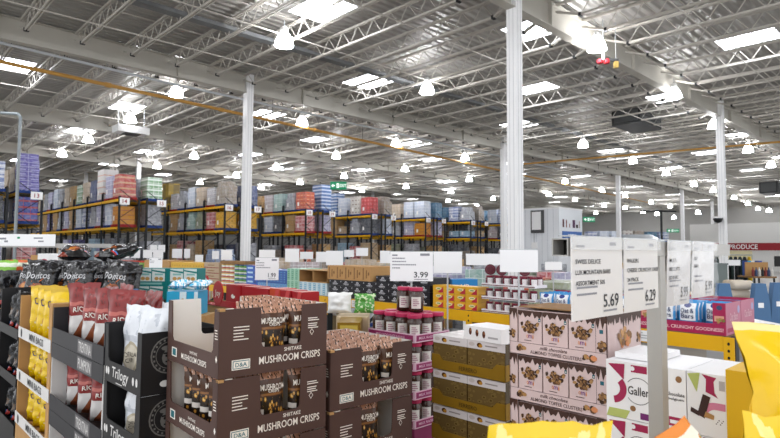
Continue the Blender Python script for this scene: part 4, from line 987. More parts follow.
for i, px in enumerate((487.5, 499, 522)):
    p = onX(px, 270, SX+.09); m = MB()
    m.slab(Frame((0, 0, .055), (1, 0, 0), (0, 0, 1)), [(.055*math.cos(a), .055*math.sin(a)) for a in [2*PI*k/18 for k in range(18)]], .03, mar)
    m.ring(Frame((0, 0, .055), (1, 0, 0), (0, 0, 1)), 0, 0, .038, .042, M('maroon_light', '#7d3a45', .4), .001)
    o = m.build('round_tin', None, (SX+.14, p.y, SZ+.001+2*.13+.1045), FACE); tag(o, 'round maroon tin standing on the top jam jars, %s of the three' % ORD[i], 'tin', 'maroon tins')
# blue box, other goods behind the jam
skyb = M('blue_display', '#2280c4', .4)
p = onX(465, 279, SX+.55); m = MB().box(-.16, 0, 0, .16, .2, .28, skyb); m.text(front(), 'UP', 0, .2, .05, cream, w=.1); m.rect(front(), -.05, .03, .05, .05, cream)
o = m.build('blue_display_box', None, (SX+.55, p.y, SZ+.001), FACE+.3); tag(o, 'bright blue display box standing behind the yellow sleeve boxes', 'box')
# snack pouch trays at the near end
pk = M('tray_pink', '#a3204e', .45); pks = M('side_pink', '#b96a84', .4); pw_ = UVM('pouch', '#e9ebf0', [('band', 0, .28, '#5a2238'), ('spots', .02, .28, 9, .3, '#b5383f'), ('band', .28, .36, '#2f74b0'), ('rect', 0, .1, 0, 1, '#3c92cf'), ('rect', .9, 1, 0, 1, '#3c92cf'), ('ell', .5, .88, .18, .08, '#2a3c86'), ('band', .95, 1, '#3c92cf')], .3, .2)
navy = M('pouch_navy', '#3c4a6e', .5)
def pouch():
    m = bag_mb(.15, .222, .06, pw_, 9, .006, 8, 12); bag_text(m, 'Oat &', .5, .70, .035, .10, navy, .222, .15); bag_text(m, 'Bars', .5, .52, .035, .10, navy, .222, .15)
    o = m.build('snack_pouch', smooth=True); o['category'] = 'pouch'; return o
POU = Kind(pouch)
def snack_tray():
    t = empty('snack_tray'); t['category'] = 'tray'; w, d, h = .52, .36, .235
    m = MB().box(0, -.004, 0, w, 0, .082, pk); m.text(front(-.004), 'BAKED, CRUNCHY GOODNESS!', w*.5, .036, .03, M('tray_text', '#efc9cf', .5), w=w*.94); m.build('front_lip', t)
    m = MB().box(w, -.004, 0, w+.004, d, h, pks); f = rside(w+.004); m.text(f, 'Oat Bars', d*.5, h*.55, .06, M('side_print', '#d9aebb', .5), w=.2); m.rect(f, .02, .02, d-.02, .05, pk); m.disc(f, d-.06, h*.75, .03, .03, M('print_lav', '#a8a3c8', .5)); m.build('side_panel', t)
    MB().box(-.004, -.004, 0, 0, d, h*.4, pks).build('side_panel', t); MB().box(0, d-.004, 0, w, d, h, pk).build('back_panel', t); MB().box(0, 0, 0, w, d-.004, .004, pk).build('base', t)
    m = MB().box(w-.085, -.003, .083, w, 0, h, pk); f = front(-.003); m.disc(f, w-.04, .2, .02, .018, navy); m.rect(f, w-.075, .1, w-.01, .14, M('cake', '#d9a08a', .5)); m.blobs(f, w-.04, .108, .03, .012, [nut[3], M('tin_green'), nut[1]], 10, .012, 3, .002); m.build('front_flap', t)
    return t
STR = Kind(snack_tray)
k = 0
for c in range(3):
    for q in range(2):
        if c == 2 and q: continue
        y0 = 1.29+.53*(c+1)-.005; x0 = SX+.02+.375*q
        STR((x0, y0, SZ+.001), RZL, 'pink snack tray with white pouches, %s from the rack end, %s row' % (ORD[c], ('front', 'back')[q]), 'pink snack trays')
        for i in range(3):
            for r_ in range(4 if q == 0 else 2):
                if i == 2 and r_ == 0: continue
                POU((x0+.05+.082*r_, y0-.09-.16*i, SZ+.007), RZL+rnd.uniform(-.06, .06), 'white and blue snack pouch, %s tray %s row, %s along, %s deep' % (ORD[c], ('front', 'back')[q], ORD[i], ORD[r_]), 'snack pouches')
# lower level of the shelf rack
for i, (y, w, h, cc, nm) in enumerate(((2.3, .9, .5, '#6c7a45', 'olive green'), (3.4, .8, .55, '#3c7f86', 'teal'), (4.56, .85, .6, '#8b9095', 'grey'), (5.6, .9, .55, '#2f8d92', 'turquoise'), (7.4, .9, .6, '#b59a70', 'brown'), (8.3, .7, .5, '#c9c5bd', 'pale'), (10.6, .9, .55, '#c9a24a', 'ochre'))):
    m = MB(); bd = M('low_%d' % i, cc, .5, var=.1, vscale=5)
    m.box(0, 0, 0, w, .7, h, bd); f = front()
    for k in range(4): m.rect(f, .02, h*(.08+.23*k), w-.02, h*(.2+.23*k), M('low_d%d' % i, [c*.72 for c in [int(cc[j:j+2], 16)/255 for j in (1, 3, 5)]], .5))
    o = m.build('packed_carton', None, (SX+.12, y, .152), RZL); tag(o, '%s packed carton on the lower level under the yellow beam' % nm, 'carton')
# card holder labels on the beam
for i, px in enumerate((357, 640)):
    p = onX(px, 303 if i == 0 else 338, SX-.02); o = MB().box(0, -.004, 0, .2, 0, .085, white).lines(front(-.004), .02, .07, .16, 3, .02, .006, greym).build('shelf_price_card', None, (SX-.02, p.y+.1, SZ-.1), RZL); tag(o, 'small white price card on the yellow beam, %s' % ('under the black cartons', 'under the pink snack trays')[i], 'price card')
# ------------------------------------------------------------------ price signs on poles
card = M('card_white', '#f3f3f5', .5); ink = M('ink', '#35363c', .6); inkg = M('ink_grey', '#8c8d95', .6); acr = M('holder_grey', '#b9bbbe', .3)
SIGNXY = []
def price_sign(px0, px1, py0, py1, d, label, price=None, lines=0, group=None, base=0., rz=FACE):
    a, c = atD(px0, py1, d), atD(px1, py1, d); w = (c-a).length; h = (py1-py0)/FPX*d
    t = tag(empty('price_sign', ((a.x+c.x)/2, (a.y+c.y)/2, 0), rz), label, 'price sign', group); z = a.z; SIGNXY.append(((a.x+c.x)/2, (a.y+c.y)/2))
    m = MB().box(-w/2, -.003, z, w/2, .003, z+h, card); f = front(-.003, 0, z)
    if price:
        m.text(f, price, w*.22, h*.22, h*.2, ink, w=w*.33); m.rect(f, w*.06, h*.05, w*.38, h*.075, inkg)
        m.rect(f, w*.2, h*.87, w*.42, h*.95, inkg); m.rect(f, -w*.45, h*.86, -w*.33, h*.91, inkg)
    q = random.Random(int(px0))
    for i in range(lines):
        u = -w*.45
        while u < -w*.45+w*(.55 if i == 2 else .3 if i < 2 else .14): e = q.uniform(.02, .05)*w; m.rect(f, u, h*(.76-.11*i), u+e, h*(.80-.11*i), inkg); u += e+.008*w
    m.build('card', t)
    MB().box(-w/2-.004, .0035, z+h-.02, w/2+.004, .012, z+h+.006, acr).build('card_clip', t)
    MB().tube((0, .012, base), (0, .012, z+h), .008, acr, 8).build('sign_pole', t)
    MB().lathe([(.12, base), (.12, base+.012), (.02, base+.02)], greym, 14, c=(0, .012)).build('pole_foot', t)
    return t
price_sign(390, 433, 252, 281, 4.78, 'large white price card reading 3.99 above the raisin jars', '3.99', 4)
price_sign(255, 278.5, 258, 280, 7.1, 'white price card reading 1.99 in front of the dark blue can packs', '1.99', 3)
price_sign(149, 162, 258, 272, 9.2, 'white price card standing above the teal cartons', '6.99', 2)
SG = [(433.5, 462, 252, 273, 5.5, 'blank white price card right of the 3.99 card'), (500, 538, 250, 272, 4.6, 'blank white price card above the jam jar trays, left of the thick column'), (326, 343, 251, 265, 10.4, 'blank white price card above the plain brown cartons'),
      (316, 326, 252, 262, 13, 'small white price card over the open brown cartons'), (285, 299, 249, 262, 11.3, 'white price card right of the 1.99 card, higher up'), (259, 275, 250, 258, 12, 'low white price card right of the slim column above the 1.99 card'),
      (221, 232, 250, 260, 12.6, 'white price card above the red and white food tins'), (243, 251, 226, 258, 8.9, None), (380, 391, 251, 263, 11, 'white price card tucked behind the left edge of the 3.99 card'), (356, 368, 248, 256, 16, 'white price card right of the plain brown cartons and far back'),
      (466, 505, 254, 265, 7.6, 'wide white price board behind the blue display box'), (172, 182, 249, 258, 17, 'white price card far behind the yellow cases'), (184, 190, 249, 258, 18, 'narrow white price card far behind the yellow cases'),
      (110, 117, 246, 255, 19, 'white price card far behind the heap of black bags'), (120, 129, 250, 258, 16, 'first white price card over the far red cartons'), (131, 140, 250, 258, 16, 'second white price card over the far red cartons'), (143, 152, 250, 258, 16, 'third white price card over the far red cartons'), (153, 163, 250, 258, 16, 'fourth white price card over the far red cartons'),
      (118, 125, 244, 250, 24, 'upper white price card by aisle fourteen, left one'), (128, 135, 244, 250, 24, 'upper white price card by aisle fourteen, right one'), (150, 157, 245, 252, 24, 'upper white price card by aisle fifteen, left one'), (158, 165, 245, 252, 24, 'upper white price card by aisle fifteen, right one'),
      (195, 203, 255, 262, 14, 'white price card above the tan cartons'), (212, 219, 251, 259, 17, 'white price card in front of the blue water packs'), (300, 313, 252, 259, 14, 'pale price card far over the green packs'), (344, 354, 250, 257, 18, 'pale price card far behind the plain brown cartons'), (545, 562, 262, 270, 6.9, 'blank white price card right of the thick column, low'), (519, 533, 262, 269, 6.4, None)]
for s_ in SG:
    if s_[5] is None: continue
    price_sign(*s_[:5], s_[5])
# ------------------------------------------------------------------ steel sign bar beside the gift boxes
t = tag(empty('sign_bar', (1.198, .655, 0)), 'grey steel post with square tube arm holding the close price signs', 'sign stand')
st = M('bar_steel', '#a8a6a3', .4, .3); hollow_shade = M('bar_hollow_shade', '#15120f', .7)
TB = .042; zb_ = 1.69
m = MB()
for a in ((0, 0, zb_, 1.22, .003, zb_+TB), (0, TB-.003, zb_, 1.22, TB, zb_+TB), (0, .003, zb_, 1.22, TB-.003, zb_+.003), (0, .003, zb_+TB-.003, 1.22, TB-.003, zb_+TB)): m.box(*a, st)
m.box(.05, .003, zb_+.003, .052, TB-.003, zb_+TB-.003, hollow_shade); m.build('arm', t)  # near-black plate in the tube stands in for the shade of its hollow
MB().box(.54, 0, .01, .54+TB, TB, zb_-.001, st).build('post', t); MB().box(.44, -.1, 0, .68, .15, .01, st).build('foot_plate', t)
plas = M('card_holder', '#d6d4d6', .22, coat=.6)
def hang_sign(u, w, h, label, price, texts, tilt=0., crumple=False):
    t = tag(empty('hanging_price_sign', (1.198+u, .655-.004, zb_+TB+.004)), label, 'price sign'); t.rotation_euler = (tilt, 0, 0)
    m = MB().box(0, -.004, -h, w, -.001, 0, plas if crumple else M('card_soft', '#dbd9d9', .5)); f = front(-.004, 0, -h)
    for k, tx in enumerate(texts): m.text(f, tx, .015+.0075*len(tx)*.5*1.4, h*(.70-.13*k), .011, ink, w=.0075*len(tx)*1.4, off=.0012)
    m.rect(f, .02, h*.87, .06, h*.9, inkg); m.rect(f, w*.72, h*.9, w*.86, h*.945, inkg)
    m.lines(f, .02, h*.4, .11, 2, .016, .005, inkg, seed=int(u*100)); m.text(f, price, w*.74, h*.2, h*.17, ink, w=w*.32); m.rect(f, w*.58, h*.06, w*.86, h*.085, inkg)
    m.build('card', t)
    m = MB().box(-.003, -.012, -.03, w+.003, -.0045, .0, M('clear_plastic', '#f2f4f6', .08, alpha=.25)); m.box(0, -.0045, 0, w, .03, .003, acr); m.build('card_clip', t)
    if crumple:
        m = MB(); q = random.Random(5); n = 10; vs = [(w*1.02*i/n-.003, -.016-.008*noise.noise((i*.6, j*.5, 1.3))-.01*(j/n)*(1-i/n), -h*1.05*j/n) for j in range(n+1) for i in range(n+1)]
        m.add(vs, [(j*(n+1)+i, j*(n+1)+i+1, (j+1)*(n+1)+i+1, (j+1)*(n+1)+i)[::-1] for j in range(n) for i in range(n)], M('film', '#eef0f5', .12, coat=1., alpha=.2)); m.build('plastic_sleeve', t, smooth=True)
    return t
hx = [onY(px, 250, .651).x-1.198 for px in (570, 620.5, 622.5, 656, 667, 690, 691.5, 713)]
hang_sign(hx[0], hx[1]-hx[0], .195, 'close white price sign reading 5.69, next to the open tube end', '5.69', ('SWISS DELICE', 'LUX MOUNTAIN BARS', 'ASSORTMENT 50S'))
hang_sign(hx[2], hx[3]-hx[2], .195, 'close white price sign reading 6.29 beside the steel post', '6.29', ('WALKERS', 'CHEESE CRUNCHY CRISP', '24 PACK'))
hang_sign(hx[4], hx[5]-hx[4], .20, 'close price sign in a shiny plastic sleeve right of the steel post', '5.99', ('MULTI', 'BISCUITS', '32 BARS'), .05, True)
hang_sign(hx[6], hx[7]-hx[6], .185, 'furthest price sign in a shiny plastic sleeve on the steel arm', '5.99', ('OAT', 'BARS'), .03, True)
print('HX', hx)
# the other sign stand, over the black bags
p0 = atD(-6, 248, 6.2); 
t = tag(empty('sign_bar', (p0.x, p0.y, 0), FACE), 'grey steel sign stand with long white panel above the black bags', 'sign stand')
MB().box(0, -.02, 1.715, 1.3, .02, 1.76, st).build('arm', t); MB().box(.72, -.025, 0, .77, .025, 1.714, st).build('post', t); MB().box(.6, -.12, 0, .9, .12, .01, st).build('foot_plate', t)
m = MB().box(.0, -.03, 1.73, .685, -.021, 1.86, card); f = front(-.03)
m.rect(f, .05, 1.8, .15, 1.82, inkg).rect(f, .13, 1.77, .17, 1.79, inkg).rect(f, .45, 1.81, .55, 1.825, inkg).rect(f, .5, 1.775, .56, 1.79, inkg).rect(f, .27, 1.81, .3, 1.83, exg); m.build('white_panel', t)
# ------------------------------------------------------------------ yellow bags close to the shopper
dbm = M('bin_yellow', '#d9ae14', .5)
def RF(r_, d, z=0): v = R_*r_+F_*d; return (v.x, v.y, z)
BW, BD = 1.16, .6
t = tag(empty('dump_bin', RF(.04, .68), FACE), 'yellow display bin below the close yellow bags', 'bin')
MB().box(0, 0, 0, BW, .02, 1.12, dbm).build('front_panel', t); MB().box(0, BD-.02, 0, BW, BD, 1.12, dbm).build('back_panel', t); MB().box(0, .021, 0, .02, BD-.021, 1.12, dbm).build('side_panel', t); MB().box(BW-.02, .021, 0, BW, BD-.021, 1.12, dbm).build('side_panel', t); MB().box(.021, .021, .95, BW-.021, BD-.021, 1.0, kraft).build('false_floor', t)
yb = UVM('yellow_bag', '#edc50f', [('ell', .45, .55, .13, .10, '#8a5a2a'), ('ell', .45, .58, .10, .06, '#d9a45a'), ('ell', .40, .38, .06, .10, '#e9e2d8'), ('spots', .42, .66, 24, .3, '#5d3a1c'), ('ell', .62, .2, .16, .05, '#f2e9da'), ('band', .97, 1, '#f6e39a')], .22, .25, coat=.3)
yb2 = UVM('cream_bag', '#efe6d2', [('band', .93, 1, '#e8892b'), ('band', .0, .5, '#edc50f'), ('ell', .55, .82, .13, .08, '#7a4a26'), ('ell', .62, .7, .12, .08, '#e09a2c'), ('spots', .62, .9, 14, .28, '#c98a4a')], .25, .25, coat=.3)
yb3 = UVM('yellow_bag_plain', '#efca22', [('noise', .6, 1, 6, .58, '#f8e68c'), ('ell', .5, .4, .2, .12, '#f2e4b2')], .22, .3, coat=.3)
def close_bag(w, h, t_, mat, seed, r_, d, rot, label, z0=1.016):
    o = bag_mb(w, h, t_, mat, seed, .022).build('snack_bag', smooth=True); o.location = RF(r_, d, z0); o.rotation_euler = (rot[0], rot[1], FACE+rot[2]); tag(o, label, 'bag'); return o
close_bag(.40, .54, .13, yb, 21, .915, 1.12, (-.1, .0, -.1), 'tall yellow bag with crimped top standing close at the lower right')
close_bag(.235, .25, .08, yb2, 33, .507, .88, (-.1, -.56, .1), 'cream and yellow bag with orange edge, close at the bottom', 1.173)
close_bag(.22, .395, .09, yb3, 47, .715, 1.0, (-.05, .05, -.2), 'small yellow bag between the cream bag and the tall yellow bag')
close_bag(.20, .44, .09, yb3, 44, .215, .80, (-.05, .06, .25), 'out of focus yellow bag at the very bottom below the toffee boxes')
# ------------------------------------------------------------------ left displays of snack bags
XL = .894
M('band_soft', '#6d6a6c', .5); M('pale_board', '#cdb899', .7)
BEFORE = set(COL.objects)
blackc = M('display_black', '#1b1a1c', .45); bandm = M('band_white', '#dcdad8', .5); greyb = M('band_grey', '#2f2e32', .5)
silverbag = UVM('silver_bag', '#dfe2e8', [('ell', .5, .30, .30, .22, '#b9ae98'), ('ell', .5, .30, .24, .17, '#cfc6b4'), ('band', .52, .6, '#c3c7cf'), ('noise', .6, .92, 5, .60, '#c3c8d1')], .25, .4, coat=.3)
def white_bag():
    m = bag_mb(.26, .34, .10, silverbag, 12, .02); bag_text(m, 'TORTILLA', .5, .34, .022, .10, M('bag_ink', '#55504a', .5), .34, .26); bag_text(m, 'CHIPS', .5, .26, .02, .07, M('bag_ink'), .34, .26)
    o = m.build('snack_bag', smooth=True); o['category'] = 'bag'; return o
WBAG = Kind(white_bag)
SW, SD, SH = .45, .36, .262
def tril_case():
    t = empty('display_case'); t['category'] = 'display case'; w, d, h = SW, SD, SH-.002; f = front()
    m = MB().slab(f, [(0, 0), (w, 0), (w, h), (w-.045, h), (w-.055, .11), (w-.075, .095), (.065, .095), (.045, .11), (.035, h), (0, h)], .005, blackc)
    m.text(f, 'Trilogy', w*.46, .046, .062, bandm, w=w*.46, slant=.15)
    for u in (.02, .046, w-.095, w-.055): m.disc(f, u+.012, .05, .012, .018, bandm)
    m.lines(f, w*.35, .012, .12, 1, .01, .004, bandm); m.build('front_panel', t)
    m = MB().slab(lside(0), [(-d, 0), (0, 0), (0, h), (-d, h)], .004, blackc); m.build('side_panel', t)
    m = MB().slab(rside(w), [(0, 0), (d, 0), (d, h), (0, h)], .004, blackc); f = rside(w); gr = M('emblem_grey', '#6f6c69', .5)
    m.ring(f, .115, .16, .072, .078, gr, n=22).ring(f, .115, .16, .054, .057, gr, n=22)
    for i in range(20): a = 2*PI*i/20; m.rect(f, .115+.065*math.cos(a)-.004, .16+.065*math.sin(a)-.004, .115+.065*math.cos(a)+.004, .16+.065*math.sin(a)+.004, gr)
    m.disc(f, .115, .15, .03, .035, gr, .001, 12).disc(f, .115, .19, .034, .012, gr, .0014, 12).rect(f, .09, .165, .14, .172, blackc, .002).disc(f, .104, .158, .006, .006, blackc, .002, 6).disc(f, .126, .158, .006, .006, blackc, .002, 6).rect(f, .1, .13, .13, .137, blackc, .002)
    m.disc(f, .10, .042, .022, .014, bandm, .001, 12).lines(f, .15, .055, .1, 3, .014, .006, gr); m.build('side_panel', t)
    MB().slab(Frame((w, d, 0), (-1, 0, 0), (0, 0, 1)), [(0, 0), (w, 0), (w, h), (0, h)], .004, blackc).build('back_panel', t)
    MB().box(.006, .006, 0, w-.006, d-.006, .004, kraft2).build('base', t)
    return t
TRI = Kind(tril_case)
yT = 2.86; z3 = 1.092
for k in range(3):
    z = z3-k*SH; TRI((XL, yT, z), RZL, 'black display case with white lettering and round side emblem, %s case' % NAMES[k])
    for i in range(2 if k == 0 else 1):
        for q in range(2 if k == 0 else 1):
            h_ = 1 if k == 0 else .70
            o = WBAG((XL+.115+.15*q, yT-.10-.19*i-(.07 if k else 0), z+.006), RZL+(.35 if q == 0 else .1)+rnd.uniform(-.1, .1), 'shiny white snack bag in the %s black case, %s along, %s row back' % (NAMES[k], ORD[i], ORD[q]), 'white snack bags')
            o.scale = (.74 if k == 0 else .85, .8, h_)
plinth(XL, yT, SW, SD, z3-2*SH-.002, blackc, 'black cartons under the cases of white bags', RZL)
# red bags in grey trays
redbag = UVM('red_bag', '#861f1e', [('band', 0, .42, '#d9d5d3'), ('diag', .9, -.15, '#8a4a2c'), ('band', .6, .66, '#b65a50'), ('rect', .0, .08, 0, 1, '#6d1f1d'), ('noise', .72, .92, 8, .56, '#6a1f1e')], .28, .35, coat=.3)
def red_bag():
    m = bag_mb(.225, .33, .09, redbag, 17, .02); bag_text(m, 'RICE', .5, .53, .03, .10, cream, .33, .225)
    o = m.build('snack_bag', smooth=True); o['category'] = 'bag'; return o
RBAG = Kind(red_bag)
RW, RD, RH = .93, .36, .385
def red_case():
    t = empty('display_case'); t['category'] = 'display case'; w, d, h = RW, RD, RH-.002; f = front()
    m = MB().box(0, -.004, 0, w, 0, .085, greyb); m.rect(front(-.004), w*.56, .008, w*.82, .077, M('band_soft', '#6d6a6c', .5)).text(front(-.004), 'TRENTINA', w*.69, .042, .05, bandm, w=w*.22, off=.002); m.build('front_lip', t)
    m = MB().box(0, -.004, h-.085, w, 0, h, greyb); m.rect(front(-.004), w*.56, h-.077, w*.82, h-.008, M('band_soft')).text(front(-.004), 'PUMPKIN', w*.69, h-.042, .05, bandm, w=w*.22, off=.002); m.build('header', t)
    MB().box(0, 0, 0, .012, d, h, bandm).build('side_panel', t); MB().box(w-.012, 0, 0, w, d, h, bandm).build('side_panel', t); MB().box(.012, d-.004, 0, w-.012, d, h, blackc).build('back_panel', t); MB().box(.012, .0, 0, w-.012, d-.004, .004, blackc).build('base', t)
    return t
RC = Kind(red_case)
yR = 3.80
zr = 1.155
def red_tray():
    t = empty('display_tray'); t['category'] = 'display tray'; w, d = RW, RD
    m = MB().box(0, -.004, 0, w, 0, .085, greyb); m.rect(front(-.004), w*.56, .008, w*.82, .077, M('band_soft')).text(front(-.004), 'TRENTINA', w*.69, .042, .05, bandm, w=w*.22, off=.002); m.build('front_lip', t)
    MB().box(0, 0, 0, .012, d, .2, greyb).build('side_panel', t); MB().box(w-.012, 0, 0, w, d, .2, greyb).build('side_panel', t); MB().box(.012, d-.004, 0, w-.012, d, .2, greyb).build('back_panel', t); MB().box(.012, 0, 0, w-.012, d-.004, .004, greyb).build('base', t)
    return t
o = red_tray(); o.location = (XL, yR, zr); o.rotation_euler = (0, 0, RZL); tag(o, 'dark grey open tray of red rice snack bags on top of the cases', 'display tray')
for k in range(2): RC((XL, yR, zr-(k+1)*RH), RZL, 'dark grey display case of red snack bags with headers, %s case' % ('upper', 'lower')[k])
for k in range(3):
    for i in range(4):
        for q in range(2):
            o = RBAG((XL+.135+.155*q, yR-.116-.221*i, zr-k*RH+.018), RZL+(.62+rnd.uniform(-.15, .15) if q == 0 else .03), 'red and white rice snack bag, %s tray, %s along, %s row' % (('open top', 'middle', 'lowest')[k], ORD[i], ('front', 'back')[q]), 'red snack bags'); o.scale = (.9, .78, rnd.uniform(.88, 1.0) if k == 0 else .82); o.rotation_euler[1] = rnd.uniform(-.06, .06)
plinth(XL, yR, RW, RD, zr-2*RH-.002, blackc, 'black cartons under the cases of red bags', RZL)
# yellow bags in kraft cases with white bands
ybag = UVM('pop_bag', '#e2bd0c', [('ell', .5, .35, .22, .14, '#c58f2a'), ('spots', .2, .5, 12, .3, '#ecdcae'), ('rect', .66, .86, .1, .5, '#191817'), ('noise', .6, .9, 6, .70, '#4a3a12'), ('band', .95, 1, '#c9a40a')], .25, .4, coat=.4)
def pop_bag():
    m = bag_mb(.29, .36, .12, ybag, 23, .026); bag_text(m, 'Corn', .42, .70, .045, .11, M('pop_ink', '#3b2c55', .5), .36, .29); o = m.build('snack_bag', smooth=True); o['category'] = 'bag'; return o
PBAG = Kind(pop_bag)
KW, KD, KH = .86, .33, .29
def pop_case():
    t = empty('display_case'); t['category'] = 'display case'; w, d, h = KW, KD, KH-.002
    m = MB().box(.0, -.006, 0, w, -.002, .075, bandm); m.disc(front(-.006), .1, .037, .024, .03, blackc).text(front(-.006), 'MINI BAGS', w*.6, .037, .045, M('band_ink', '#4a4a4c', .5), w=w*.42, off=.002); m.build('front_band', t)
    MB().box(0, 0, 0, .02, d, h, kraft).build('side_panel', t); MB().box(w-.07, -.001, 0, w, d, h, kraft).build('side_panel', t); MB().box(.02, d-.004, 0, w-.07, d, h, kraft).build('back_panel', t); MB().box(.02, 0, 0, w-.07, d-.004, .004, kraft).build('base', t)
    return t
PC = Kind(pop_case)
yP = 4.68; zp = 1.085
for k in range(3):
    z = zp-k*KH; PC((XL, yP, z), RZL, 'brown case with white lettered band holding yellow corn bags, %s case' % NAMES[k])
    for i in range(4 if k == 0 else 3):
        o = PBAG((XL+.135, yP-.14-.178*i, z+.006), RZL+.75+rnd.uniform(-.1, .1), 'yellow corn snack bag in the %s brown case, %s along' % (NAMES[k], ORD[i]), 'yellow corn bags'); o.scale = (.86, .85, .98 if k == 0 else .70)
plinth(XL, yP, KW, KD, zp-2*KH-.002, kraft, 'brown cartons under the cases of yellow bags', RZL)
# dark bags at the far left edge
dkbag = UVM('dark_bag', '#17171a', [('noise', .3, .9, 7, .56, '#3a3c42'), ('rect', .2, .5, .12, .22, '#3a6aa8'), ('rect', .5, .8, .12, .22, '#a83a34'), ('ell', .5, .5, .2, .1, '#5a4636')], .22, .5, coat=.5)
def dark_bag():
    o = bag_mb(.27, .33, .11, dkbag, 29, .03).build('snack_bag', smooth=True); o['category'] = 'bag'; return o
DBAG = Kind(dark_bag)
def dark_case():
    t = empty('display_case'); t['category'] = 'display case'; w, d, h = .66, .24, .33
    MB().box(0, -.006, 0, w, -.002, .07, blackc).build('front_band', t); MB().box(0, 0, 0, .012, d, h, blackc).build('side_panel', t); MB().box(w-.012, 0, 0, w, d, h, blackc).build('side_panel', t); MB().box(.012, d-.004, 0, w-.012, d, h, blackc).build('back_panel', t); MB().box(.012, 0, 0, w-.012, d-.004, .004, blackc).build('base', t)
    return t
DC = Kind(dark_case); yD = 5.36
for k in range(3):
    z = 1.06-k*.332; DC((XL, yD, z), RZL, 'black case of dark snack bags at the left edge, %s case' % NAMES[k])
    for i in range(3 if k == 0 else 2): o = DBAG((XL+.09, yD-.12-.205*i, z+.006), RZL+rnd.uniform(-.1, .1), 'dark crinkled snack bag in the %s black case at the left edge, %s along' % (NAMES[k], ORD[i]), 'dark snack bags'); o.scale = (.62, .8, .95 if k == 0 else .78)
plinth(XL, yD, .66, .24, 1.06-2*.332-.002, blackc, 'black cartons under the dark bags at the left edge', RZL)
MIDSET = set(COL.objects)
# heap of black tortilla chip bags
dor = UVM('tortilla_bag', '#141315', [('noise', .55, .95, 5, .58, '#2c2c31'), ('ell', .45, .26, .26, .16, '#8f4a22'), ('ell', .38, .28, .12, .10, '#c98038'), ('ell', .62, .22, .12, .08, '#6d3018'), ('diag', -.6, .18, '#7c2f1c'), ('rect', .80, .98, .12, .17, '#b03434'), ('rect', .80, .98, .17, .21, '#3a78b8'), ('band', .94, 1, '#26262a')], .16, .5, coat=.7, bscale=22)
logo = M('logo_silver', '#cfcfd2', .4); logo_o = M('logo_orange', '#d4692a', .4)
def tort():
    m = bag_mb(.285, .35, .12, dor, 31, .026, 14, 18, back=M('bag_back', '#1d1d20', .2, coat=.6)); bag_text(m, 'Doritos', .48, .60, .055, .20, logo, .35, .285, .1)
    for (a, b, c_, d_) in ((.32, .46, .44, .38), (.44, .38, .66, .52)): m.add([m.S(a, b), m.S(c_, d_), m.S(c_, d_+.025), m.S(a, b+.025)], [(0, 1, 2, 3)], logo_o)
    o = m.build('tortilla_bag', smooth=True); o['category'] = 'bag'; return o
TOR = Kind(tort)
ZH = 1.265
def RF6(px, d, z): p = atD(px, 251, d); return (p.x, p.y, z)
HW = 1.12
t = tag(empty('pallet_display', RF6(21, 4.32, 0), FACE), 'black pallet display holding up the heap of tortilla chip bags', 'display')
hw = (Vector(RF6(131, 4.32, 0))-Vector(RF6(21, 4.32, 0))).length
MB().box(0, 0, .142, hw, .70, ZH-.02, blackc).build('display_body', t); MB().box(0, 0, 0, hw, .70, .14, pal_wood).build('pallet', t)
m = MB().box(0, -.006, ZH-.10, hw, -.0005, ZH+.055, blackc)
for i in range(6): m.rect(front(-.006), .08+.15*i, ZH-.06, .14+.15*i, ZH-.01, greym)
m.build('front_lip', t)
ds = [(40, 4.40, 0, 0, -.25, .05), (78, 4.40, 0, 0, -.25, -.06), (114, 4.40, 0, .02, -.22, .03)]
k = 0
def heap(px, d, z, tilt, yaw, roll, txt, sc=1.):
    o = TOR(RF6(px, d, z), 0, 'black tortilla chip bag in the heap, %s' % txt, 'tortilla chip bags', rot=(tilt, roll, FACE+yaw)); o.scale = (sc, sc, sc); return o
W3 = ('left', 'middle', 'right')
for i, px in enumerate((40, 77.5, 115)): heap(px, 4.42, ZH+.02, -.22, (.06, -.05, -.1)[i], (0.03, -.03, .10)[i], 'front row with its lettering showing, %s bag' % W3[i], .96)
for i, px in enumerate((28, 62, 97, 128)): heap(px, 4.62, ZH+.05, -.30, rnd.uniform(-.15, .15), rnd.uniform(-.08, .08), 'second row, %s from the left' % ORD[i], .76)
for i, px in enumerate((55, 84, 113)): heap(px, 4.82, ZH+.07, -.35, rnd.uniform(-.1, .1), rnd.uniform(-.06, .06), 'third row back, %s bag' % W3[i], .80)
for i, px in enumerate((75, 103)): heap(px, 4.76, ZH+.37, (-1.35, -1.3)[i], (.5, -.5)[i], 0, 'lying flat on the very top, %s one' % ('left', 'right')[i], .9)
for i, px in enumerate(()): heap(px, 4.66, ZH+.365, -1.35, (.4, -.4)[i], 0, 'lying on the second row, %s one' % ('left', 'right')[i], .72)
for i, px in enumerate((2, -3, 12)): o = DBAG(RF6(px, (4.88, 5.05, 5.2)[i], (1.19, 1.19, 1.19)[i]), FACE+.2*i, 'dark crinkled bag left of the tortilla chip heap, %s row back' % ORD[i], 'dark bags by the heap')
t = plinth(*RF6(-12, 4.78, 0)[:2], .20, .5, 1.18, blackc, 'black cartons under the dark bags left of the heap', FACE)
# the left displays stand a little further off, clear of the mushroom crisps stack
bpy.context.view_layer.update()
KS = 1.104
for o in [o for o in COL.objects if o not in BEFORE and o.parent is None]:
    KS = 1.104 if o in MIDSET else 1.204
    if o.location.z < .01:
        tp_ = max(v.co.z for c in ([o] if o.type == 'MESH' else o.children) for v in c.data.vertices); o.scale = (KS, KS, (1.7-(1.7-tp_)*KS)/tp_); o.location = (o.location.x*KS, o.location.y*KS, 0)
    else: o.location = EYE+(o.location-EYE)*KS; o.scale = o.scale*KS
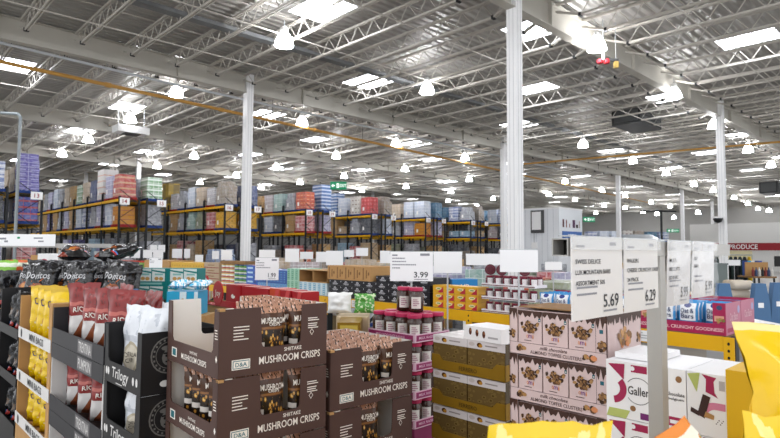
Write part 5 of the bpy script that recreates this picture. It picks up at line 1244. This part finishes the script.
# green and orange bags, white boxes behind the heap
for i, (px, c_, nm) in enumerate(((5, '#7cb53c', 'green'), (15, '#d4602a', 'orange'), (22, '#8fbf4a', 'pale green'))):
    o = bag_mb(.30, .36, .12, UVM('crisp_%d' % i, c_, [('band', .75, .9, '#dfe6d2'), ('ell', .5, .4, .2, .12, '#f0e0a0')], .3, .3), 50+i, .02).build('snack_bag', smooth=True); o.location = RF6(px, 7.2+.2*i, 1.195); o.rotation_euler = (-.1, 0, FACE); tag(o, 'bright %s snack bag behind the dark bags at the left' % nm, 'bag')
def far_stack(px0, px1, d, dep, zt, nm, mat, label, deco=None, cat='carton', rz=FACE, z0=0):
    a, c = Vector(RF6(px0, d, 0)), Vector(RF6(px1, d, 0)); w = (c-a).length
    m = MB().box(0, 0, 0, w, dep, zt-z0, mat)
    if deco: deco(m, front(), w, zt-z0)
    o = m.build(nm, None, (a.x, a.y, z0), rz); tag(o, label, cat); return o
far_stack(-8, 18.5, 7.1, .9, 1.168, 'bulk_carton', kraft, 'wide brown carton stack under the green and orange bags')
far_stack(31, 38, 7.3, .5, 1.62, 'bulk_carton', kraft, 'tall brown carton next to the orange bag')
oval = M('oval_red', '#b32a4a', .5)
far_stack(38, 51, 7.3, .4, 1.64, 'white_carton', white, 'white carton with red oval emblem, left one, behind the heap', lambda m, f, w, h: m.ring(f, w*.5, h-.13, .05, .062, oval, .001, 18).rect(f, w*.35, h-.14, w*.65, h-.12, oval))
far_stack(51.3, 60, 7.3, .4, 1.63, 'white_carton', white, 'white carton with red oval emblem, right one, behind the heap', lambda m, f, w, h: m.ring(f, w*.5, h-.13, .05, .062, oval, .001, 18).rect(f, w*.35, h-.14, w*.65, h-.12, oval))
far_stack(94, 102, 6.4, .2, 1.68, 'card_stand', greym, 'grey upright card stand behind the right end of the heap', cat='stand')
# teal cartons
tealc = M('teal_case', '#12807f', .45); tealw = M('teal_white', '#dfe8e6', .45); biscuit = M('biscuit_tan', '#c79a55', .5)
def teal_case():
    t = empty('biscuit_case'); t['category'] = 'carton'; w, d, h = .345, .25, .19
    m = MB().box(0, 0, 0, w, d, h, tealc); f = front()
    for u in (.04, .19): m.rect(f, u, .05, u+.14, h-.005, tealw).poly(f, [(u, .16), (u+.14, .135), (u+.14, .155), (u, .175)], tealc, .0016).disc(f, u+.05, .08, .024, .02, biscuit, .0016, 10).disc(f, u+.1, .078, .024, .02, biscuit, .002, 10).rect(f, u+.03, .115, u+.12, .135, M('teal_pale', '#8fc3bf', .5), .0016)
    m.rect(f, .05, .015, .3, .035, M('teal_pale')); m.build('case_body', t); return t
TEC = Kind(teal_case)
tb = Vector(RF6(135.5, 6.2, 0)); tz = 1.495
for r_ in range(3):
    for i in range(2): p = tb+R_*(.348*i+(.0 if r_ == 0 else -.02)); TEC((p.x, p.y, tz-.191*(r_+1)), FACE, 'teal biscuit carton with white windows, %s layer, %s one' % (NAMES[r_], ('left', 'right')[i]), 'teal cartons')
def teal_side(m, f, w, h): m.disc(f, w*.5, h*.3, .016, .016, tealw, .001, 10).disc(f, w*.5, h*.3, .01, .01, tealc, .0015, 8)
far_stack(135, 196, 6.205, .25, tz-.193*3, 'carton_stack', tealc, 'teal cartons at the foot of the biscuit carton stack')
# sky blue boxes
cyan = M('cyan_box', '#2aa3cf', .4); cyw = M('cyan_white', '#d6e8ef', .4)
def deco_cyan(m, f, w, h): m.rect(f, w*.66, 0, w, h, cyw).disc(f, w*.82, h*.6, w*.09, h*.12, biscuit, .0016, 10).disc(f, w*.3, h*.55, w*.07, h*.12, M('navy_dark'), .001, 8).rect(f, w*.15, h*.2, w*.45, h*.3, cyw)
for i, (a, c_) in enumerate(((168, 187.5), (188, 199))):
    far_stack(a, c_, 4.6, .25, 1.36, 'cyan_box', cyan, 'sky blue box behind the mushroom crisps, %s one' % ('left', 'right')[i], deco_cyan, 'box', z0=1.17)
wrapb = UVM('wrap_blue', '#58b7dc', [('noise', 0, 1, 5, .48, '#e6f1f6')], .2, .4, coat=.5)
for i, px in enumerate((177, 199)):
    o = bag_mb(.15, .2, .055, wrapb, 60+i, .02).build('wrapped_pack', smooth=True); o.location = RF6(px, 4.62, 1.405); o.rotation_euler = (-1.45, 0, FACE+.05*i); tag(o, 'crinkled pale blue wrapped pack lying on the sky blue boxes, %s one' % ('left', 'right')[i], 'pack')
far_stack(166, 207, 4.59, .28, 1.168, 'carton_stack', kraft, 'brown carton stack under the sky blue boxes')
# red boxes in a row behind the mushroom crisps
rb = M('box_red', '#a8161f', .4); rbo = M('box_orange', '#c4441f', .4)
def deco_red(m, f, w, h): m.disc(f, w*.5, h*.5, w*.14, h*.11, cream, .001, 10).disc(f, w*.6, h*.6, w*.1, h*.08, rb, .0016, 8).rect(f, w*.2, h*.2, w*.8, h*.24, M('red_line', '#cf4a4a', .5))
def deco_or(m, f, w, h): m.poly(f, [(w*.1, 0), (w*.5, 0), (w*.95, h), (w*.6, h)], M('red_line'))
xr = 3.14; ys = [onX(q, 300, xr).y for q in (226, 241, 254, 269, 280, 291.5, 302.5)]
for i, (a, c_) in enumerate(zip(ys, ys[1:])):
    w = a-c_-.016; m = MB().box(0, 0, 0, w, .2, .25-.006*(i % 3), rb if i < 3 else rbo if i < 4 else rb, top=M('box_red_top', '#cf8a86', .5)); (deco_red if i < 3 else deco_or)(m, front(), w, .24)
    o = m.build('sweet_box', None, (xr+.008*(i % 2), a, 1.062), RZL); tag(o, '%s sweet box in the row behind the mushroom crisps, %s from the curved red panel' % ('red' if i != 3 else 'orange', ORD[i]), 'box', 'red sweet boxes')
ya, yb_ = onX(203, 300, xr).y, onX(225.5, 300, xr).y
t = tag(empty('sweet_tray', (xr, ya, 0), RZL), 'red display tray with round white panel holding the sweet boxes', 'display tray'); WT = ya-ys[-1]
MB().box(-.02, -.02, 1.05, WT+.02, .25, 1.06, rb).build('base', t); MB().box(.35, -.02, 1.0605, WT+.02, -.012, 1.12, M('red_bright', '#c31d27', .4)).build('front_lip', t)
pts = [(0, 0), (.15, 0), (.15, .28), (.125, .32), (.075, .335), (.025, .32), (0, .28)]
m = MB().slab(Frame((.0, -.021, 1.064), (1, 0, 0), (0, 0, 1)), pts, .02, rb); m.slab(Frame((.05, -.0215, 1.085), (1, 0, 0), (0, 0, 1)), [(0, 0), (.085, 0), (.085, .25), (.065, .28), (.02, .28), (0, .25)], .003, white); m.build('round_panel', t)
m = MB().slab(Frame((.3, -.025, 1.062), (1, 0, 0), (0, 0, 1)), [(.24*math.cos(a)*.5+.12, .14+.14*math.sin(a)) for a in [2*PI*k/18 for k in range(18)]], .012, M('red_bright')); m.text(Frame((.3, -.025, 1.062), (1, 0, 0), (0, 0, 1)), 'Joy', .12, .13, .09, cream, w=.13); m.build('round_panel', t)
MB().box(0, 0, 0, WT, .24, 1.049, kraft).build('stand_carton', t)
# gold trays, white and green bags behind the shorter mushroom stack
far_stack(338, 361, 4.2, .35, 1.17, 'gold_carton', gold, 'gold carton behind the shorter mushroom crisps stack', lambda m, f, w, h: m.rect(f, .02, h-.06, w-.02, h-.02, M('gold_pale', '#c9ad4a', .4)))
far_stack(337, 369, 4.56, .3, 1.17, 'pale_carton', M('pale_board', '#cdb899', .7), 'pale carton behind the gold carton and white bag')
o = bag_mb(.21, .17, .09, UVM('plain_white_bag', '#e8e8e6', [], .25, .4), 71, .02).build('plastic_bag', smooth=True); o.location = RF6(340, 4.66, 1.19); o.rotation_euler = (-.2, 0, FACE); tag(o, 'crumpled white plastic bag behind the shorter mushroom stack', 'bag')
o = bag_mb(.18, .16, .09, UVM('green_bag', '#4f9a3c', [('noise', 0, 1, 6, .55, '#cfe0b8')], .3, .4), 72, .02).build('plastic_bag', smooth=True); o.location = RF6(365, 4.67, 1.19); o.rotation_euler = (-.25, 0, FACE); tag(o, 'green and white bag left of the raisin jars', 'bag')
# ------------------------------------------------------------------ bulk goods between the shelf and the racks
bk = ['low_tan', 'redwhite', 'beige', 'grey', 'whiteblue', 'green', 'brownnet', 'lavender', 'tan', 'orangered', 'bluewhite', 'mint', 'dark', 'pinkgrey']
rows = [(8.0, 4.5, 17, 1.30), (11.6, 3.4, 20, 1.36), (15.4, 7.4, 24, 1.42), (19.4, 8.6, 27, 1.46)]
for ri, (X, ya, yb2, hm) in enumerate(rows):
    y = ya; i = 0
    while y < yb2:
        if inview(Vector((X, y, 1.5)), 1.05) and all(abs(X-cx) > .75 or abs(y-cy) > .85 for cx, cy in spots) and all(abs(X-cx) > .62 or abs(y-cy) > .75 for cx, cy in SIGNXY):
            k = rnd.choice(bk); hh = round(rnd.choice((.8, .95, 1.1, hm-.2))*20)/20
            put_load(k, X, y, .002, 'bulk pallet of %s, %s row behind yellow shelf, %s along' % (LD[k][0], ORD[ri], ORD[min(i, 17)]), 'bulk pallets behind the shelf', hm=min(hh, hm-.16)); i += 1
        y += 1.3
# ------------------------------------------------------------------ right hand side
coat = [M('coat_black', '#1c1f22', .8), M('coat_green', '#20302e', .8), M('coat_grey', '#33363b', .8), M('coat_yellow', '#d3ae1c', .7)]
def coat_mb(mat, seed):
    m = MB(); q = random.Random(seed); n = 12; secs = [(0, .20, .07), (.25, .19, .08), (.55, .19, .08), (.8, .21, .07), (.92, .17, .05), (.98, .06, .04)]
    b = len(m.v); vs = []
    for z, a, d in secs:
        for i in range(n): t_ = 2*PI*i/n; k = 1+.1*math.sin(3*t_+seed+z*4); vs.append((a*math.cos(t_)*k, d*math.sin(t_)*k, z))
    fs = [(j*n+i, j*n+(i+1) % n, (j+1)*n+(i+1) % n, (j+1)*n+i) for j in range(len(secs)-1) for i in range(n)]+[tuple(reversed(range(n))), tuple((len(secs)-1)*n+i for i in range(n))]
    m.add(vs, fs, mat)
    for sx in (-1, 1): m.bar((sx*.17, 0, .86), (sx*.24, 0, .2), .10, .10, mat, (0, 1, 0))
    return m
ra, rb_ = Vector(RF6(709, 23, 0)), Vector(RF6(752, 23, 0)); wr = (rb_-ra).length
t = tag(empty('clothes_rail', ra, FACE), 'grey clothes rail of dark coats behind the right hand column', 'clothes rail')
MB().tube((0, 0, 1.62), (wr, 0, 1.62), .02, greym, 8).build('rail', t)
for x in (0, wr): MB().tube((x, 0, 0), (x, 0, 1.62), .02, greym, 8).build('leg', t); MB().box(x-.03, -.3, 0, x+.03, .3, .03, greym).build('foot', t)
for i in range(9):
    p = ra+R_*(.12+(wr-.24)*i/8); c_ = coat[3] if i == 8 else coat[(0, 1, 2, 0, 1, 0, 1, 0)[i]]
    o = coat_mb(c_, i).build('coat', None, (p.x, p.y, .57), FACE+1.25, True); tag(o, 'bright yellow jacket at the end of the clothes rail' if i == 8 else 'dark coat hanging on the rail, %s from the left' % ORD[i], 'coat', None if i == 8 else 'dark coats')
    MB().tube((0, 0, 1.01), (0, 0, 1.03), .012, greym, 6).build('hanger', o)
price_sign(728.5, 740.5, 260, 265.5, 19.5, 'small white card in front of the dark coats')
gb = M('bin_greygreen', '#76807f', .5)
t = tag(empty('metal_bin', RF6(691, 17.5, 0), FACE), 'grey green metal bin below the foot of the right hand column', 'bin'); wb_ = (Vector(RF6(727, 17.5, 0))-Vector(RF6(691, 17.5, 0))).length
MB().box(0, 0, 0, wb_, .9, 1.33, gb).build('bin_body', t); MB().box(-.02, -.02, 1.332, wb_+.02, .92, 1.38, gb).build('rim', t); MB().rect(front(-.001), .25, .7, .45, .9, card).build('paper_label', t)
# table of goods right of the coats
ta, tc_ = Vector(RF6(753, 17, 0)), Vector(RF6(776, 17, 0)); wt_ = (tc_-ta).length
t = tag(empty('sales_table', ta, FACE), 'brown sales table with bottles right of the coats', 'table')
MB().box(0, 0, .95, wt_, .8, 1.0, kraft2).build('tabletop', t); MB().box(0, .38, 1.0, wt_, .42, 1.42, kraft).build('divider', t)
for x in (.03, wt_-.07):
    for y in (.03, .73): MB().box(x, y, 0, x+.04, y+.04, .949, black).build('leg', t)
btl = [M('btl_a', '#7d2f2a', .25), M('btl_b', '#3a4a6c', .25), M('btl_c', '#d9d6cf', .3), M('btl_d', '#1c1c20', .25)]
for i in range(7):
    p = ta+R_*(.06+(wt_-.12)*i/6)+F_*.12; o = MB().lathe([(.035, 0), (.04, .01), (.04, .17), (.015, .22), (.015, .27)], btl[i % 4], 10).build('bottle', None, (p.x, p.y, 1.002)); tag(o, 'small %s bottle on the brown sales table, %s along' % (('red', 'blue', 'white', 'black')[i % 4], ORD[i]), 'bottle', 'bottles on the table')
for i in range(5):
    p = ta+R_*(.12+(wt_-.24)*i/4)+F_*.60; m = MB().box(-.05, -.05, 0, .05, .05, .46, [M('navy_dark'), M('cyan_box'), white, M('navy_dark'), M('royal_blue')][i]); o = m.build('blue_box', None, (p.x, p.y, 1.002), FACE); tag(o, '%s box at the back of the brown sales table, %s along' % (('navy', 'cyan', 'white', 'navy', 'blue')[i], ORD[i]), 'box', 'boxes on the table')
t = tag(empty('screen', RF6(775, 15.6, 0), FACE), 'black screen on a stand at the right picture edge', 'screen')
MB().box(0, 0, 1.33, .45, .05, 1.62, blk).build('panel', t); MB().box(.2, .02, 0, .25, .06, 1.329, greym).build('stand', t)
# blue stands with rolled rugs
bls = M('stand_blue', '#4a6f98', .5)
def blue_stand(px, d, label):
    o = MB().slab(Frame((0, 0, 0), (1, 0, 0), (0, 0, 1)), [(-.17, 0), (.17, 0), (.12, 1.0), (.07, 1.27), (-.07, 1.27), (-.11, 1.0)], .10, bls); b_ = o.build('rug_stand', None, RF6(px, d, 0), FACE); tag(b_, label, 'stand')
    MB().rect(front(-.0012), -.05, .93, .03, 1.0, card).build('paper_label', b_)
for i, px in enumerate((724, 760, 778)): blue_stand(px, 8.0+.25*(i == 2), 'tall blue slanted stand beside the rolled rugs, %s from the left' % ORD[i])
rugm = [M('rug_cream', '#d2c6b6', .9, bump=.4, vscale=30), M('rug_beige', '#bfae9a', .9, bump=.4, vscale=30), M('rug_grey', '#c9c3ba', .9, bump=.4, vscale=30)]
t = tag(empty('rug_table', RF6(737, 8.16, 0), FACE), 'low dark table between the blue stands carrying the rugs', 'table'); MB().box(0, 0, .86, .20, .6, .9, darkgrey).build('tabletop', t)
for x in (.01, .17):
    for y in (.02, .54): MB().box(x, y, 0, x+.04, y+.04, .859, darkgrey).build('leg', t)
k = 0
for r_, n in enumerate((3, 3, 2)):
    for i in range(n):
        y_ = .1+.17*i+(.08 if r_ % 2 else 0); rr = .068
        p = Vector(RF6(737, 8.16, 0))+F_*y_
        m = MB().lathe([(.03, 0), (rr*.97, .002), (rr, .02), (rr, .26), (rr*.97, .278), (.03, .28)], rugm[k % 3], 14); m.ring(Frame((0, 0, .0), (0, 1, 0), (1, 0, 0)), 0, 0, rr*.5, rr*.56, rugm[1], .001)
        o = m.build('rolled_rug', smooth=True); o.rotation_euler = (0, PI/2, FACE); q = p-R_*.03; o.location = (q.x, q.y, .905+rr+r_*.131); tag(o, 'rolled pale rug between the blue stands, %s layer up, %s row back' % (ORD[r_], ORD[i]), 'rug', 'rolled rugs'); k += 1
# white chest boxes
for i, (a, c_, d, zt) in enumerate(((744, 800, 5.2, 1.02),)):
    pa, pc = Vector(RF6(a, d, 0)), Vector(RF6(c_, d, 0)); w = (pc-pa).length
    t = tag(empty('white_chest', pa, FACE), ('white chest with overhanging lid right of the snack tray rack', 'white chest with flat lid behind the pink snack trays')[i], 'chest')
    MB().box(.02, .02, 0, w-.02, .7, zt-.06, M('chest_white', '#dcdde2', .4)).build('chest_body', t); MB().box(0, 0, zt-.058, w, .72, zt, white).build('lid', t)
# silver canopy and black pipe in the middle distance
ca, cc_ = Vector(RF6(627, 28, 0)), Vector(RF6(662, 28, 0)); w = (cc_-ca).length
t = tag(empty('kiosk', ca, FACE), 'kiosk with slanted silver canopy behind the close price signs', 'kiosk')
MB().add([(.15, 1.0, 2.62), (w-.1, 1.0, 2.62), (w, -.3, 2.28), (0, -.3, 2.28), (.15, 1.0, 2.54), (w-.1, 1.0, 2.54), (w, -.3, 2.2), (0, -.3, 2.2)], [(3, 2, 1, 0), (4, 5, 6, 7), (0, 1, 5, 4), (1, 2, 6, 5), (2, 3, 7, 6), (3, 0, 4, 7)], M('canopy_silver', '#b4bac0', .3, .5, var=.2, vscale=6)).build('canopy', t)
for x in (.2, w-.2): MB().box(x-.04, .6, 0, x+.04, .68, 2.2, greym).build('leg', t)
MB().box(.1, .3, 0, w-.1, 1.0, 1.0, white).build('counter', t)
bx = Vector(RF6(662, 30, 0)); t = tag(empty('black_pipe', bx), 'black vertical pipe with side arm left of the produce wall', 'pipe'); MB().tube((0, 0, 0), (0, 0, 3.95), .06, black, 8).build('riser', t); MB().tube(R_*-1.1+Vector((0, 0, 3.9)), R_*.8+Vector((0, 0, 3.9)), .05, black, 8).build('side_arm', t)
# goods on tables at middle distance on the right
for i, (px, d, k) in enumerate(((684, 23, 'mint'),)):
    p = Vector(RF6(px, d, 0)); put_load(k, p.x, p.y, .002, 'mint green bulk pallet standing far behind the steel sign arm', 'bulk pallets at the right', hm=1.1)
# ------------------------------------------------------------------ daylight and exposure
w = bpy.data.worlds.new('world'); S.world = w; w.use_nodes = True
bg = w.node_tree.nodes['Background']; bg.inputs[0].default_value = (.96, .98, 1, 1); bg.inputs[1].default_value = 1.0
S.view_settings.exposure = .85
S.cycles.use_denoising = True
S.cycles.max_bounces = 6; S.cycles.diffuse_bounces = 4; S.cycles.glossy_bounces = 3; S.cycles.transparent_max_bounces = 8
S.cycles.sample_clamp_indirect = 6
